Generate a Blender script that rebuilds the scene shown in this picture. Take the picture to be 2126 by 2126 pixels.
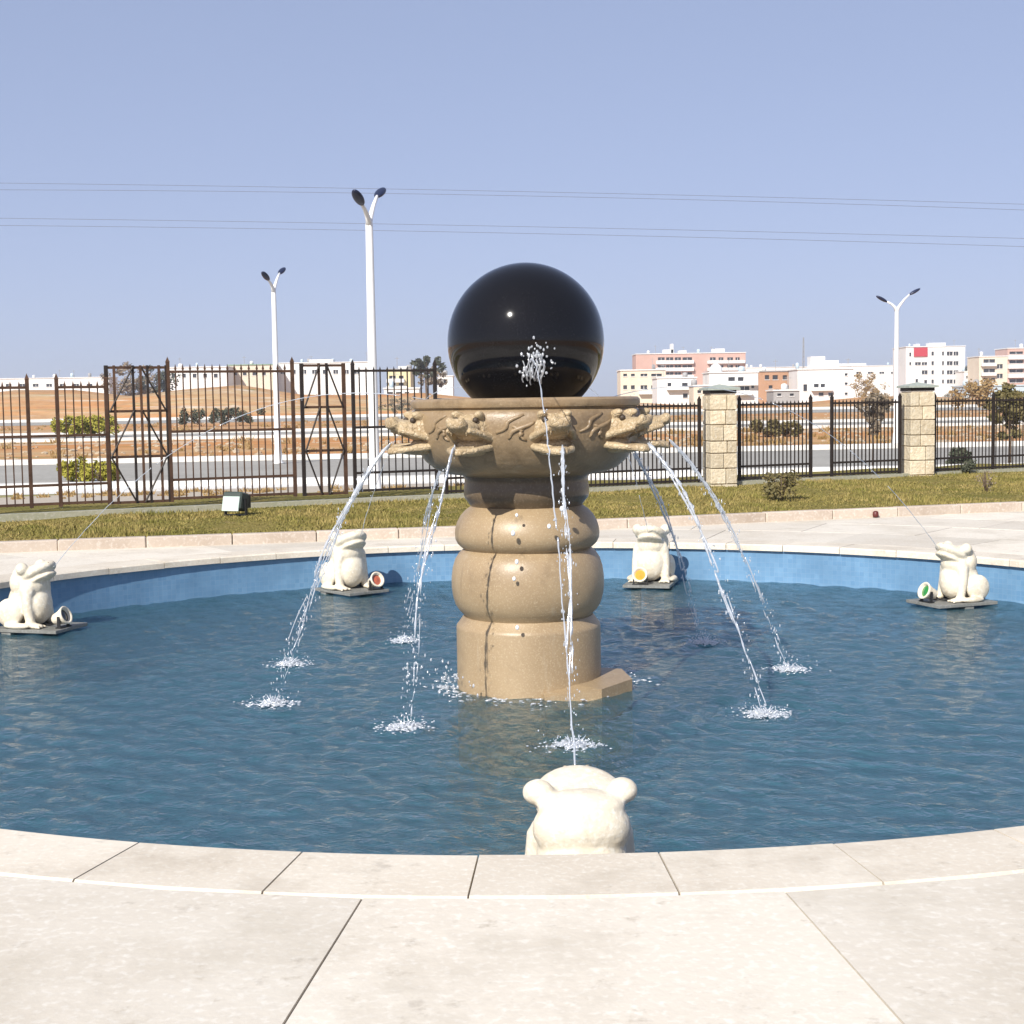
import bpy, bmesh, math, random
import numpy as np
from mathutils import Vector, Matrix, Euler

random.seed(7); rng = np.random.default_rng(7)
for o in list(bpy.data.objects): bpy.data.objects.remove(o)
scene = bpy.context.scene
COL = scene.collection
PI = math.pi; R_ = math.radians

# ------------------------------------------------------------------ camera, sky, sun, exposure
FPX, PITCH, ROLL, ZC = 3018.86, 0.0760110, 0.0153886, 1.65      # focal length in pixels of a 2126 px wide picture
cr, sr, cp, sp = math.cos(ROLL), math.sin(ROLL), math.cos(PITCH), math.sin(PITCH)
right0 = Vector((1, 0, 0)); up0 = Vector((0, sp, cp)); fwd = Vector((0, cp, -sp))
cam_r = right0*cr - up0*sr; cam_u = right0*sr + up0*cr
cd = bpy.data.cameras.new('camera'); cam = bpy.data.objects.new('camera', cd); COL.objects.link(cam)
cd.sensor_width = 36.0; cd.lens = FPX/2126*36.0; cd.clip_start = 0.1; cd.clip_end = 9000
m = Matrix.Identity(4)
for i in range(3): m[i][0] = cam_r[i]; m[i][1] = cam_u[i]; m[i][2] = -fwd[i]
m[0][3], m[1][3], m[2][3] = 0, 0, ZC
cam.matrix_world = m
scene.camera = cam

SUN_EL, SUN_AZ = R_(37), R_(27)          # behind the camera, to the left
sun_dir = Vector((-math.sin(SUN_AZ)*math.cos(SUN_EL), -math.cos(SUN_AZ)*math.cos(SUN_EL), math.sin(SUN_EL)))
W = bpy.data.worlds.new('World'); scene.world = W; W.use_nodes = True
wn = W.node_tree; wn.nodes.clear()
wo = wn.nodes.new('ShaderNodeOutputWorld'); wb = wn.nodes.new('ShaderNodeBackground')
sky = wn.nodes.new('ShaderNodeTexSky'); sky.sky_type = 'NISHITA'; sky.sun_disc = False
sky.sun_elevation = SUN_EL; sky.sun_rotation = math.atan2(sun_dir.x, sun_dir.y) % (2*PI)
sky.altitude = 0; sky.air_density = 0.5; sky.dust_density = 1.0; sky.ozone_density = 3.0
SKY_S = 0.115                                # soft hazy sky: the whole dome is flattened and tinted alike
def wmul(src, rgb):
    n = wn.nodes.new('ShaderNodeVectorMath'); n.operation = 'MULTIPLY'; n.inputs[1].default_value = rgb
    wn.links.new(src, n.inputs[0]); return n.outputs[0]
ga = wn.nodes.new('ShaderNodeGamma'); ga.inputs[1].default_value = 0.36
wn.links.new(wmul(sky.outputs[0], (SKY_S,)*3), ga.inputs[0])
wn.links.new(wmul(ga.outputs[0], (.505/SKY_S, .52/SKY_S, .635/SKY_S)), wb.inputs[0]); wn.links.new(wb.outputs[0], wo.inputs[0])
wb.inputs[1].default_value = SKY_S
sl = bpy.data.lights.new('sun', 'SUN'); so = bpy.data.objects.new('sun', sl); COL.objects.link(so)
sl.energy = 4.6; sl.angle = R_(0.53); sl.color = (1.0, 0.955, 0.88)
so.rotation_euler = sun_dir.to_track_quat('Z', 'Y').to_euler(); so.location = (-10, -20, 25)
scene.view_settings.view_transform = 'Standard'; scene.view_settings.look = 'None'
scene.view_settings.exposure = 0.55; scene.view_settings.gamma = 1.0
scene.view_settings.use_curve_mapping = False
scene.render.engine = 'CYCLES'
scene.render.resolution_x = 1024; scene.render.resolution_y = 1024

# ------------------------------------------------------------------ photo pixel -> direction (2126 px picture)
def ray(u, v):
    x = u-1063.0; y = -(v-1063.0)
    return (cam_r*x + cam_u*y + fwd*FPX).normalized()
def on_z(u, v, z):
    d = ray(u, v); t = (z-ZC)/d.z
    return Vector((d.x*t, d.y*t, z))
def at_y(u, v, Y):
    d = ray(u, v); t = Y/d.y
    return Vector((d.x*t, Y, ZC+d.z*t))
FK = 0.4856                                                  # direction of the fence line on the ground
def fence_y(x): return 24.2 + FK*(x-3.47)
def on_fence(u, v):
    d = ray(u, v); t = (24.2-FK*3.47)/(d.y-FK*d.x)
    return Vector((d.x*t, d.y*t, ZC+d.z*t))
FANG = math.atan(FK)

# ------------------------------------------------------------------ materials
def mat(name):
    M = bpy.data.materials.new(name); M.use_nodes = True
    N = M.node_tree; N.nodes.clear()
    out = N.nodes.new('ShaderNodeOutputMaterial')
    return M, N, out
def nd(N, t, **k):
    n = N.nodes.new(t)
    for a, b in k.items(): setattr(n, a, b)
    return n
def coords(N, scale=(1, 1, 1), kind='Object'):
    if kind == 'World':
        g = nd(N, 'ShaderNodeNewGeometry'); src = g.outputs['Position']
    else:
        g = nd(N, 'ShaderNodeTexCoord'); src = g.outputs['Object']
    mp = nd(N, 'ShaderNodeMapping'); mp.inputs['Scale'].default_value = scale
    N.links.new(src, mp.inputs['Vector']); return mp.outputs[0]
def noise(N, vec, scale, detail=4, rough=.55, lo=.3, hi=.7):
    n = nd(N, 'ShaderNodeTexNoise'); n.inputs['Scale'].default_value = scale; n.inputs['Detail'].default_value = detail
    n.inputs['Roughness'].default_value = rough; N.links.new(vec, n.inputs['Vector'])
    r = nd(N, 'ShaderNodeMapRange'); r.inputs[1].default_value = lo; r.inputs[2].default_value = hi
    N.links.new(n.outputs['Fac'], r.inputs[0]); return r.outputs[0]
def mix(N, fac, a, b, mode='MIX'):
    n = nd(N, 'ShaderNodeMix', data_type='RGBA', blend_type=mode)
    for s, v in ((n.inputs[0], fac), (n.inputs[6], a), (n.inputs[7], b)):
        if hasattr(v, 'is_linked'): N.links.new(v, s)
        elif isinstance(v, (int, float)): s.default_value = v
        else: s.default_value = (*v, 1) if len(v) == 3 else v
    return n.outputs[2]
def bump(N, h, strength, dist):
    b = nd(N, 'ShaderNodeBump'); b.inputs['Strength'].default_value = strength; b.inputs['Distance'].default_value = dist
    N.links.new(h, b.inputs['Height']); return b.outputs[0]
def finish(N, out, col, rough, normal=None, spec=.5, metal=0, coat=0):
    p = nd(N, 'ShaderNodeBsdfPrincipled')
    if hasattr(col, 'is_linked'): N.links.new(col, p.inputs['Base Color'])
    else: p.inputs['Base Color'].default_value = (*col, 1)
    if hasattr(rough, 'is_linked'): N.links.new(rough, p.inputs['Roughness'])
    else: p.inputs['Roughness'].default_value = rough
    p.inputs['Specular IOR Level'].default_value = spec; p.inputs['Metallic'].default_value = metal
    p.inputs['Coat Weight'].default_value = coat
    if normal is not None: N.links.new(normal, p.inputs['Normal'])
    N.links.new(p.outputs[0], out.inputs[0]); return p
def stain(M, col, scale, lo, hi):
    N = M.node_tree; p = [n for n in N.nodes if n.type == 'BSDF_PRINCIPLED'][0]; src = p.inputs['Base Color'].links[0].from_socket
    if isinstance(scale, tuple): v = coords(N, kind='World', scale=scale); scale = 1.0
    else: v = coords(N, kind='World')
    N.links.new(mix(N, noise(N, v, scale, 8, .68, lo, hi), src, col), p.inputs['Base Color'])
def stone(name, a, b, c, rough=.6, s1=3, s2=60, bs=.25, bd=.01, kind='Object', spec=.4, var=0.0, coat=0):
    M, N, out = mat(name); v = coords(N, kind=kind)
    c1 = mix(N, noise(N, v, s1, 5), a, b)
    c2 = mix(N, noise(N, v, s2, 3, .6, .52, .72), c1, c)
    if var:
        oi = nd(N, 'ShaderNodeObjectInfo'); r = nd(N, 'ShaderNodeMapRange')
        r.inputs[3].default_value = 1-var; r.inputs[4].default_value = 1+var*.6; N.links.new(oi.outputs['Random'], r.inputs[0])
        cc = nd(N, 'ShaderNodeCombineColor')
        for i in range(3): N.links.new(r.outputs[0], cc.inputs[i])
        c2 = mix(N, 1.0, c2, cc.outputs[0], 'MULTIPLY')
    finish(N, out, c2, rough, bump(N, noise(N, v, s2*.7, 4), bs, bd), spec, coat=coat)
    return M
def plain(name, col, rough=.5, metal=0, spec=.5, var=.12, sc=8, kind='Object'):
    M, N, out = mat(name); v = coords(N, kind=kind)
    d = tuple(x*(1-var) for x in col); e = tuple(min(1, x*(1+var*.6)) for x in col)
    finish(N, out, mix(N, noise(N, v, sc, 5), d, e), rough, None, spec, metal); return M

M_granite = stone('tan_granite', (.345, .252, .145), (.275, .196, .112), (.41, .32, .205), .42, 2.2, 85, .12, .004, spec=.5)
M_wet = stone('wet_dark_granite', (.13, .092, .055), (.085, .06, .036), (.17, .125, .08), .3, 4, 55, .15, .005, spec=.5)  # neck stone: wet tone, with the basin's shade also put into the colour
M_bowl = stone('carved_granite', (.29, .208, .120), (.215, .15, .084), (.31, .227, .135), .4, 3.5, 60, .2, .006, spec=.5)
stain(M_granite, (.20, .14, .08), 3.0, .54, .80); stain(M_granite, (.42, .36, .27), (5.0, 5.0, .55), .58, .80); stain(M_granite, (.12, .085, .05), (7.0, 7.0, .45), .62, .80); stain(M_bowl, (.36, .29, .19), (7, 7, 1.2), .58, .8); stain(M_bowl, (.12, .08, .042), 4.5, .50, .76)
M_head = stone('carved_head_stone', (.46, .36, .22), (.33, .24, .135), (.56, .46, .32), .5, 9, 70, .25, .006)
M_frog = stone('cream_frog_stone', (.70, .64, .52), (.60, .52, .39), (.76, .72, .62), .65, 5, 34, .3, .008)
stain(M_frog, (.40, .33, .22), 5.0, .55, .80)
N = M_head.node_tree; vo = nd(N, 'ShaderNodeTexVoronoi', feature='DISTANCE_TO_EDGE'); vo.inputs['Scale'].default_value = 38
N.links.new(coords(N), vo.inputs['Vector']); rg = nd(N, 'ShaderNodeMapRange'); rg.inputs[2].default_value = .12; N.links.new(vo.outputs['Distance'], rg.inputs[0])
N.links.new(bump(N, rg.outputs[0], .6, .006), [n_ for n_ in N.nodes if n_.type == 'BSDF_PRINCIPLED'][0].inputs['Normal']); stain(M_head, (.18, .125, .07), 9.0, .58, .80)
M_coping = stone('coping_stone', (.66, .60, .50), (.58, .51, .41), (.70, .66, .57), .7, 1.5, 40, .2, .004, kind='World', var=.06)
M_paving = stone('paving_stone', (.66, .61, .52), (.60, .54, .45), (.72, .68, .6), .8, .8, 30, .2, .004, kind='World', var=.13)
stain(M_coping, (.40, .34, .26), 1.7, .50, .80); stain(M_paving, (.42, .37, .29), .9, .48, .78)
for M_ in (M_coping, M_paving): stain(M_, (.34, .29, .22), 7.0, .60, .80); stain(M_, (.27, .23, .18), 60.0, .66, .80); stain(M_, (.30, .26, .21), 2.4, .62, .74)
M_kerb = stone('kerb_stone', (.54, .46, .38), (.42, .34, .27), (.60, .53, .46), .8, 2, 30, .25, .005, kind='World', var=.14)
M_pillar = stone('pillar_block', (.60, .52, .38), (.48, .39, .26), (.66, .60, .48), .8, 3, 25, .5, .02, kind='World', var=.16)
M_mortar = stone('mortar', (.42, .34, .24), (.34, .27, .18), (.46, .39, .3), .9, 4, 30, .3, .01)
M_plinth = stone('plinth_concrete', (.36, .34, .26), (.28, .28, .19), (.42, .40, .33), .9, 1.2, 20, .3, .01, kind='World')
M_cap = stone('pillar_cap', (.34, .37, .33), (.26, .29, .25), (.40, .43, .39), .7, 4, 30, .2, .005)
M_slab = stone('grey_slab', (.20, .20, .185), (.14, .14, .125), (.25, .25, .235), .5, 4, 40, .2, .005)
M_iron = plain('black_iron', (.030, .022, .018), .55, .3, .4, .3)
M_rust = plain('rusty_iron', (.085, .046, .028), .7, .2, .3, .45, 5)
M_eye = plain('deep_carving', (.05, .035, .022), .6)  # dragon eyes: shade of a carved recess put into the stone colour
M_black = plain('black_rubber', (.012, .012, .013), .5)
M_white = plain('white_paint', (.78, .78, .77), .4, 0, .5, .05)
M_grout = plain('grout', (.40, .35, .28), .9, kind='World')
M_kwhite = stone('white_kerb', (.72, .70, .66), (.6, .58, .53), (.76, .75, .72), .8, .6, 10, .1, .005, kind='World')
M_asphalt = stone('asphalt', (.33, .315, .28), (.26, .25, .22), (.38, .365, .33), .85, .25, 8, .2, .01, kind='World')
M_lamphead = plain('lamp_head', (.018, .025, .06), .35, .2)
M_wire = plain('wire', (.12, .12, .15), .6)
M_trunk = stone('bark', (.13, .09, .06), (.08, .055, .035), (.18, .13, .09), .9, 8, 30, .6, .02)

# polished black ball
M, N, out = mat('black_polished_granite'); v = coords(N)
cb = mix(N, noise(N, v, 90, 3, .6, .6, .75), (.006, .006, .007), (.016, .015, .016))
finish(N, out, cb, .075, None, .30); M_ball = M

# mosaic tile
def tiles(name, kind, c1, c2, grout):
    M, N, out = mat(name)
    if kind == 'wall': uv = nd(N, 'ShaderNodeUVMap'); vec = uv.outputs[0]
    else: vec = coords(N, kind='World')
    b = nd(N, 'ShaderNodeTexBrick'); b.offset = 0.0; b.inputs['Scale'].default_value = 1.0
    b.inputs['Brick Width'].default_value = .052; b.inputs['Row Height'].default_value = .052
    b.inputs['Mortar Size'].default_value = .002; b.inputs['Mortar Smooth'].default_value = .2
    b.inputs['Color1'].default_value = (*c1, 1); b.inputs['Color2'].default_value = (*c2, 1); b.inputs['Mortar'].default_value = (*grout, 1)
    N.links.new(vec, b.inputs['Vector'])
    w = coords(N, kind='World')
    col = mix(N, noise(N, w, 1.4, 5, .6, .35, .8), b.outputs['Color'], tuple(.72*x for x in c1))
    inv = nd(N, 'ShaderNodeMath', operation='SUBTRACT'); inv.inputs[0].default_value = 1; N.links.new(b.outputs['Fac'], inv.inputs[1])
    finish(N, out, col, .42, bump(N, inv.outputs[0], .2, .002), .35); return M
M_tile = tiles('blue_mosaic_wall', 'wall', (.12, .245, .395), (.155, .29, .44), (.185, .30, .43))
M_floor = tiles('blue_mosaic_floor', 'floor', (.14, .30, .38), (.17, .34, .42), (.20, .35, .42))

# water
M, N, out = mat('pool_water'); w = coords(N, kind='World', scale=(1, 1.0, 1))
h1 = noise(N, w, 10.0, 4, .6, 0, 1); h2 = noise(N, w, 34.0, 3, .6, 0, 1)
ad = nd(N, 'ShaderNodeMath', operation='MULTIPLY_ADD'); N.links.new(h2, ad.inputs[0]); ad.inputs[1].default_value = .35; N.links.new(h1, ad.inputs[2])
nb = bump(N, ad.outputs[0], 1.0, .036)
fr = nd(N, 'ShaderNodeFresnel'); fr.inputs['IOR'].default_value = 1.333; N.links.new(nb, fr.inputs['Normal'])
tr = nd(N, 'ShaderNodeBsdfTransparent'); tr.inputs[0].default_value = (.72, .86, .91, 1)
gl = nd(N, 'ShaderNodeBsdfGlossy'); gl.inputs['Roughness'].default_value = .09; N.links.new(nb, gl.inputs['Normal'])
gl.inputs['Color'].default_value = (.95, .97, 1, 1)
cl_ = nd(N, 'ShaderNodeBsdfDiffuse'); cl_.inputs[0].default_value = (.07, .175, .215, 1)       # slightly cloudy water
m0 = nd(N, 'ShaderNodeMixShader'); m0.inputs[0].default_value = .32; N.links.new(tr.outputs[0], m0.inputs[1]); N.links.new(cl_.outputs[0], m0.inputs[2])
mx = nd(N, 'ShaderNodeMixShader'); N.links.new(fr.outputs[0], mx.inputs[0]); N.links.new(m0.outputs[0], mx.inputs[1]); N.links.new(gl.outputs[0], mx.inputs[2])
N.links.new(mx.outputs[0], out.inputs[0]); M_water = M

# falling water and foam
M, N, out = mat('spray_water')
df = nd(N, 'ShaderNodeBsdfDiffuse'); df.inputs[0].default_value = (.86, .90, .95, 1)
tl = nd(N, 'ShaderNodeBsdfTranslucent'); tl.inputs[0].default_value = (.86, .90, .95, 1)
gs = nd(N, 'ShaderNodeBsdfGlossy'); gs.inputs['Roughness'].default_value = .12
tp = nd(N, 'ShaderNodeBsdfTransparent')
a1 = nd(N, 'ShaderNodeMixShader'); a1.inputs[0].default_value = .35; N.links.new(df.outputs[0], a1.inputs[1]); N.links.new(tl.outputs[0], a1.inputs[2])
a2 = nd(N, 'ShaderNodeMixShader'); a2.inputs[0].default_value = .35; N.links.new(a1.outputs[0], a2.inputs[1]); N.links.new(gs.outputs[0], a2.inputs[2])
a3 = nd(N, 'ShaderNodeMixShader'); a3.inputs[0].default_value = .40; N.links.new(a2.outputs[0], a3.inputs[1]); N.links.new(tp.outputs[0], a3.inputs[2])
N.links.new(a3.outputs[0], out.inputs[0]); M_spray = M
M_drop = plain('white_drop', (.85, .88, .92), .08, 0, .8, .02)
def lens(name, col):
    M, N, out = mat(name); p = finish(N, out, col, .12, None, .6, 0, .5); return M

# lawn and earth
M, N, out = mat('lawn'); w = coords(N, kind='World')
c = mix(N, noise(N, w, .9, 6, .65, .32, .68), (.17, .155, .035), (.32, .245, .085))
c = mix(N, noise(N, w, 22, 4, .7, .4, .75), c, (.115, .11, .02))
c = mix(N, noise(N, w, 3.2, 4, .6, .58, .75), c, (.33, .25, .11))
finish(N, out, c, .95, bump(N, noise(N, w, 30, 5), .8, .03), .1); M_lawn = M
def grass_mat(name, a, b):
    M, N, out = mat(name); w = coords(N, kind='World')
    finish(N, out, mix(N, noise(N, w, 2.5, 5, .6, .35, .68), a, b), .8, None, .2); return M
M_blade = grass_mat('grass_blade', (.165, .155, .034), (.35, .265, .10))
M, N, out = mat('bare_earth')
w = coords(N, kind='World', scale=(.018, .085, 1)); w2 = coords(N, kind='World', scale=(.25, .6, 1))
c = mix(N, noise(N, w, 1.0, 5, .55, .38, .62), (.50, .235, .085), (.46, .33, .18))
c = mix(N, noise(N, w, 2.3, 4, .6, .56, .66), c, (.55, .47, .36))
c = mix(N, noise(N, w, 3.1, 5, .6, .60, .70), c, (.19, .19, .06))
c = mix(N, noise(N, w2, 1.0, 6, .7, .4, .8), c, (.30, .165, .08))
finish(N, out, c, .95, bump(N, noise(N, w2, 3, 6), .4, .1), .1); M_earth = M
M, N, out = mat('verge'); w = coords(N, kind='World', scale=(.5, .8, 1))
c = mix(N, noise(N, w, 1.0, 6, .65, .35, .7), (.36, .30, .17), (.20, .20, .07))
finish(N, out, c, .95, None, .1); M_verge = M
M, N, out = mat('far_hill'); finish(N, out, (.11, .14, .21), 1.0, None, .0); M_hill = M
def leaf_mat(name, a, b):
    M, N, out = mat(name); w = coords(N, kind='World')
    oc = mix(N, noise(N, w, 6, 3, .6, .3, .7), a, b)
    p = finish(N, out, oc, .65, None, .3); return M
M_leaf_olive = leaf_mat('olive_leaf', (.10, .09, .035), (.19, .15, .06))
M_leaf_dark = leaf_mat('dark_leaf', (.045, .055, .035), (.09, .095, .06))
M_leaf_yellow = leaf_mat('yellow_green_leaf', (.22, .21, .02), (.36, .32, .05))
M_leaf_brown = leaf_mat('brown_leaf', (.21, .13, .05), (.34, .23, .09))
M_leaf_grey = leaf_mat('grey_leaf', (.17, .14, .10), (.26, .20, .14))

# ------------------------------------------------------------------ mesh helpers
class MB:
    def __init__(s): s.v = []; s.f = []; s.uv = None
    def add(s, vs, fs):
        n = len(s.v); s.v.extend([tuple(p) for p in vs]); s.f.extend([tuple(i+n for i in f) for f in fs]); return s
    def box(s, c, size, rot=None):
        x, y, z = [k/2 for k in size]; c = Vector(c)
        P = [Vector((a*x, b*y, d*z)) for a in (-1, 1) for b in (-1, 1) for d in (-1, 1)]
        if rot is not None: P = [rot @ p for p in P]
        return s.add([p+c for p in P], [(0, 1, 3, 2), (4, 6, 7, 5), (0, 4, 5, 1), (2, 3, 7, 6), (0, 2, 6, 4), (1, 5, 7, 3)])
    def bbox(s, c, size, b, rot=None):                        # box with chamfered edges (26 faces)
        bm = bmesh.new(); bmesh.ops.create_cube(bm, size=1)
        bmesh.ops.scale(bm, vec=size, verts=bm.verts)
        bmesh.ops.bevel(bm, geom=bm.edges[:], offset=b, segments=1, affect='EDGES')
        c = Vector(c); bm.verts.index_update()
        vs = [(rot @ q.co if rot is not None else q.co)+c for q in bm.verts]
        fs = [[q.index for q in f.verts] for f in bm.faces]; bm.free(); return s.add(vs, fs)
    def tube(s, pts, rad, n=8, cap=True):
        pts = [Vector(p) for p in pts]; rad = rad if isinstance(rad, (list, tuple)) else [rad]*len(pts)
        vs = []; fs = []; ref = None
        for i, p in enumerate(pts):
            d = (pts[min(i+1, len(pts)-1)]-pts[max(i-1, 0)]).normalized()
            if ref is None:
                ref = Vector((0, 0, 1)) if abs(d.z) < .9 else Vector((1, 0, 0))
            a = d.cross(ref).normalized(); b = d.cross(a).normalized(); ref = -b if False else ref
            for k in range(n):
                t = 2*PI*k/n; vs.append(p+(a*math.cos(t)+b*math.sin(t))*rad[i])
        for i in range(len(pts)-1):
            for k in range(n):
                k2 = (k+1) % n; fs.append((i*n+k, i*n+k2, (i+1)*n+k2, (i+1)*n+k))
        if cap: fs.append(tuple(range(n-1, -1, -1))); fs.append(tuple(range((len(pts)-1)*n, len(pts)*n)))
        return s.add(vs, fs)
    def lathe(s, prof, n=48, c=(0, 0, 0), M=None, closed=False):
        vs = []; fs = []
        for r, z in prof:
            for k in range(n):
                t = 2*PI*k/n; p = Vector((r*math.cos(t), r*math.sin(t), z)); vs.append((M @ p if M is not None else p)+Vector(c))
        for i in range(len(prof)-1):
            for k in range(n):
                k2 = (k+1) % n; fs.append((i*n+k, i*n+k2, (i+1)*n+k2, (i+1)*n+k))
        if not closed:
            if prof[0][0] > 1e-6: fs.append(tuple(range(n-1, -1, -1)))
            if prof[-1][0] > 1e-6: fs.append(tuple(range((len(prof)-1)*n, len(prof)*n)))
        return s.add(vs, fs)
    def ico(s, c, r, sub=1, M=None):
        bm = bmesh.new(); bmesh.ops.create_icosphere(bm, subdivisions=sub, radius=1.0)
        r = Vector((r, r, r)) if isinstance(r, (int, float)) else Vector(r)
        bm.verts.index_update(); vs = []
        for q in bm.verts:
            p = Vector((q.co.x*r.x, q.co.y*r.y, q.co.z*r.z)); p = M @ p if M is not None else p; vs.append(p+Vector(c))
        fs = [[q.index for q in f.verts] for f in bm.faces]; bm.free(); return s.add(vs, fs)
    def mesh(s, name, smooth=False, off=None):
        me = bpy.data.meshes.new(name)
        vs = s.v if off is None else [(p[0]-off[0], p[1]-off[1], p[2]-off[2]) for p in s.v]
        me.from_pydata(vs, [], s.f); me.validate()
        if smooth: me.polygons.foreach_set('use_smooth', [True]*len(me.polygons))
        me.update(); return me
    def build(s, name, mt, parent=None, smooth=False, off=None):
        return link(name, s.mesh(name, smooth, off), mt, parent)
def link(name, me, mt, parent=None, loc=None, rot=None):
    if mt is not None and not me.materials: me.materials.append(mt)
    o = bpy.data.objects.new(name, me); COL.objects.link(o)
    if parent is not None: o.parent = parent
    if loc is not None: o.location = loc
    if rot is not None: o.rotation_euler = rot
    return o
def empty(name, loc=(0, 0, 0), rot=(0, 0, 0)):
    o = bpy.data.objects.new(name, None); COL.objects.link(o); o.location = loc; o.rotation_euler = rot
    o.empty_display_size = .2; return o
def tag(o, label=None, cat=None, group=None, kind=None):
    for k, v in (('label', label), ('category', cat), ('group', group), ('kind', kind)):
        if v: o[k] = v
    return o
def smooth_by_angle(me, deg=35):
    me.polygons.foreach_set('use_smooth', [True]*len(me.polygons))
    bm = bmesh.new(); bm.from_mesh(me)
    for e in bm.edges:
        if len(e.link_faces) == 2 and e.calc_face_angle(0) > R_(deg): e.smooth = False
    bm.to_mesh(me); bm.free()
def remesh(mb, voxel, it=4):                                 # union of closed shapes -> one continuous skin
    me = mb.mesh('tmp'); o = bpy.data.objects.new('tmp', me); COL.objects.link(o)
    r = o.modifiers.new('r', 'REMESH'); r.mode = 'VOXEL'; r.voxel_size = voxel; r.use_smooth_shade = True
    s = o.modifiers.new('s', 'SMOOTH'); s.iterations = it; s.factor = .5
    dg = bpy.context.evaluated_depsgraph_get(); dg.update()
    res = bpy.data.meshes.new_from_object(o.evaluated_get(dg))
    bpy.data.objects.remove(o); res.polygons.foreach_set('use_smooth', [True]*len(res.polygons)); return res
def rotm(rx=0, ry=0, rz=0): return Euler((rx, ry, rz)).to_matrix()

# ------------------------------------------------------------------ pool and ground
PX, PY, PR, WZ = .187, 11.053, 5.897, -.432                  # pool centre, radius, water level (paving is z = 0)
FX, FY = .108, 10.60                                          # fountain axis
# ground sheet with the pool's hole
rad = [6.15, 8, 11, 16, 24, 40, 70, 120, 220, 420, 900, 2000, 4500]; n = 96
mb = MB(); vs = []; fs = []
for r in rad:
    for k in range(n):
        t = 2*PI*k/n; vs.append((PX+r*math.cos(t), PY+r*math.sin(t), -.035))
for i in range(len(rad)-1):
    for k in range(n): fs.append((i*n+k, (i+1)*n+k, (i+1)*n+(k+1) % n, i*n+(k+1) % n))
tag(mb.add(vs, fs).build('ground', M_earth), kind='structure')
# pool wall with tile UVs
n = 180; me = bpy.data.meshes.new('pool_wall'); vs = []; fs = []
for z in (-1.02, -.06):
    for k in range(n): t = 2*PI*k/n; vs.append((PX+PR*math.cos(t), PY+PR*math.sin(t), z))
fs = [(k, n+k, n+(k+1) % n, (k+1) % n) for k in range(n)]
me.from_pydata(vs, [], fs); uv = me.uv_layers.new(name='uv'); L = 2*PI*PR/n
for p in me.polygons:
    k = p.index
    for li, (a, b) in zip(p.loop_indices, ((k, -1.02), (k, -.06), (k+1, -.06), (k+1, -1.02))): uv.data[li].uv = (a*L, b)
tag(link('pool_wall', me, M_tile), kind='structure')
tag(MB().lathe([(.001, -1.0), (PR+.02, -1.0)], 96, (PX, PY, 0), closed=True).build('pool_floor', M_floor), kind='structure')
# coping stones
cop = tag(empty('pool_coping', (PX, PY, 0)), kind='structure')
NC = 56; da = 2*PI/NC
def sector(r0, r1, a0, a1, z0, z1, seg=3, bev=0.0):
    vs = []; fs = []
    prof = [(r0, z0), (r1, z0), (r1, z1-bev), (r1-bev, z1), (r0+bev, z1), (r0, z1-bev)] if bev else [(r0, z0), (r1, z0), (r1, z1), (r0, z1)]
    k = len(prof)
    for i in range(seg+1):
        a = a0+(a1-a0)*i/seg
        for r, z in prof: vs.append((r*math.cos(a), r*math.sin(a), z))
    for i in range(seg):
        for j in range(k): fs.append((i*k+j, i*k+(j+1) % k, (i+1)*k+(j+1) % k, (i+1)*k+j))
    fs.append(tuple(range(k-1, -1, -1))); fs.append(tuple(seg*k+j for j in range(k)))
    return MB().add(vs, fs)
cm = sector(PR-.045, PR+.42, -da/2+.0006, da/2-.0006, -.07, 0.0, 4, .014).mesh('coping_stone')
for k in range(NC):
    link('coping_stone', cm, M_coping, cop, (0, 0, random.uniform(-.002, .002)), (0, 0, k*da))
# kerb line between paving and lawn
KERB = [(-13, 14.2), (-9, 15.75), (-6.0, 16.65), (-.98, 17.8), (3.0, 19.15), (7.2, 20.45), (14, 22.9), (20, 25.2)]
def kerb_y(x):
    for (x0, y0), (x1, y1) in zip(KERB, KERB[1:]):
        if x <= x1: return y0+(y1-y0)*(x-x0)/(x1-x0)
    return KERB[-1][1]
# paving slabs in rings round the pool
pav = tag(empty('paving', (PX, PY, 0)), kind='structure')
MB().lathe([(PR+.3, -.012), (19, -.012)], 96, (0, 0, 0), closed=True).build('grout_bed', M_grout, pav)
r = PR+.424; ring = 0
while r < 15.5:
    r1 = r+1.25; cnt = int(2*PI*(r+.6)/1.5); a = 2*PI/cnt; g = .008
    sm = sector(r+g/2, r1-g/2, -a/2+g/2/r, a/2-g/2/r, -.06, -.003, 2, .006).mesh('paving_slab')
    for k in range(cnt):
        t = k*a+ring*a*.5; x = PX+(r+.6)*math.cos(t); y = PY+(r+.6)*math.sin(t)
        if y > kerb_y(x)+.9 or y < 1.2 or abs(x) > 12: continue
        link('paving_slab', sm, M_paving, pav, (0, 0, random.uniform(-.0025, .0015)), (0, 0, t))
    r = r1; ring += 1
# kerb stones
kb = tag(empty('kerb', (0, 18, 0)), kind='structure')
ks = MB().bbox((0, 0, 0), (.992, .16, .2), .012).mesh('kerb_stone')
x = -11.0
while x < 15:
    x2 = x
    for _ in range(6):
        sl_ = (kerb_y(x2+.5)-kerb_y(x2))/.5; x2 = x+1.0/math.sqrt(1+sl_*sl_)
        break
    xm = (x+x2)/2
    link('kerb_stone', ks, M_kerb, kb, (xm, kerb_y(xm)+.08-18, .02+random.uniform(-.004, .004)), (0, 0, math.atan(sl_)))
    x = x2
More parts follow.
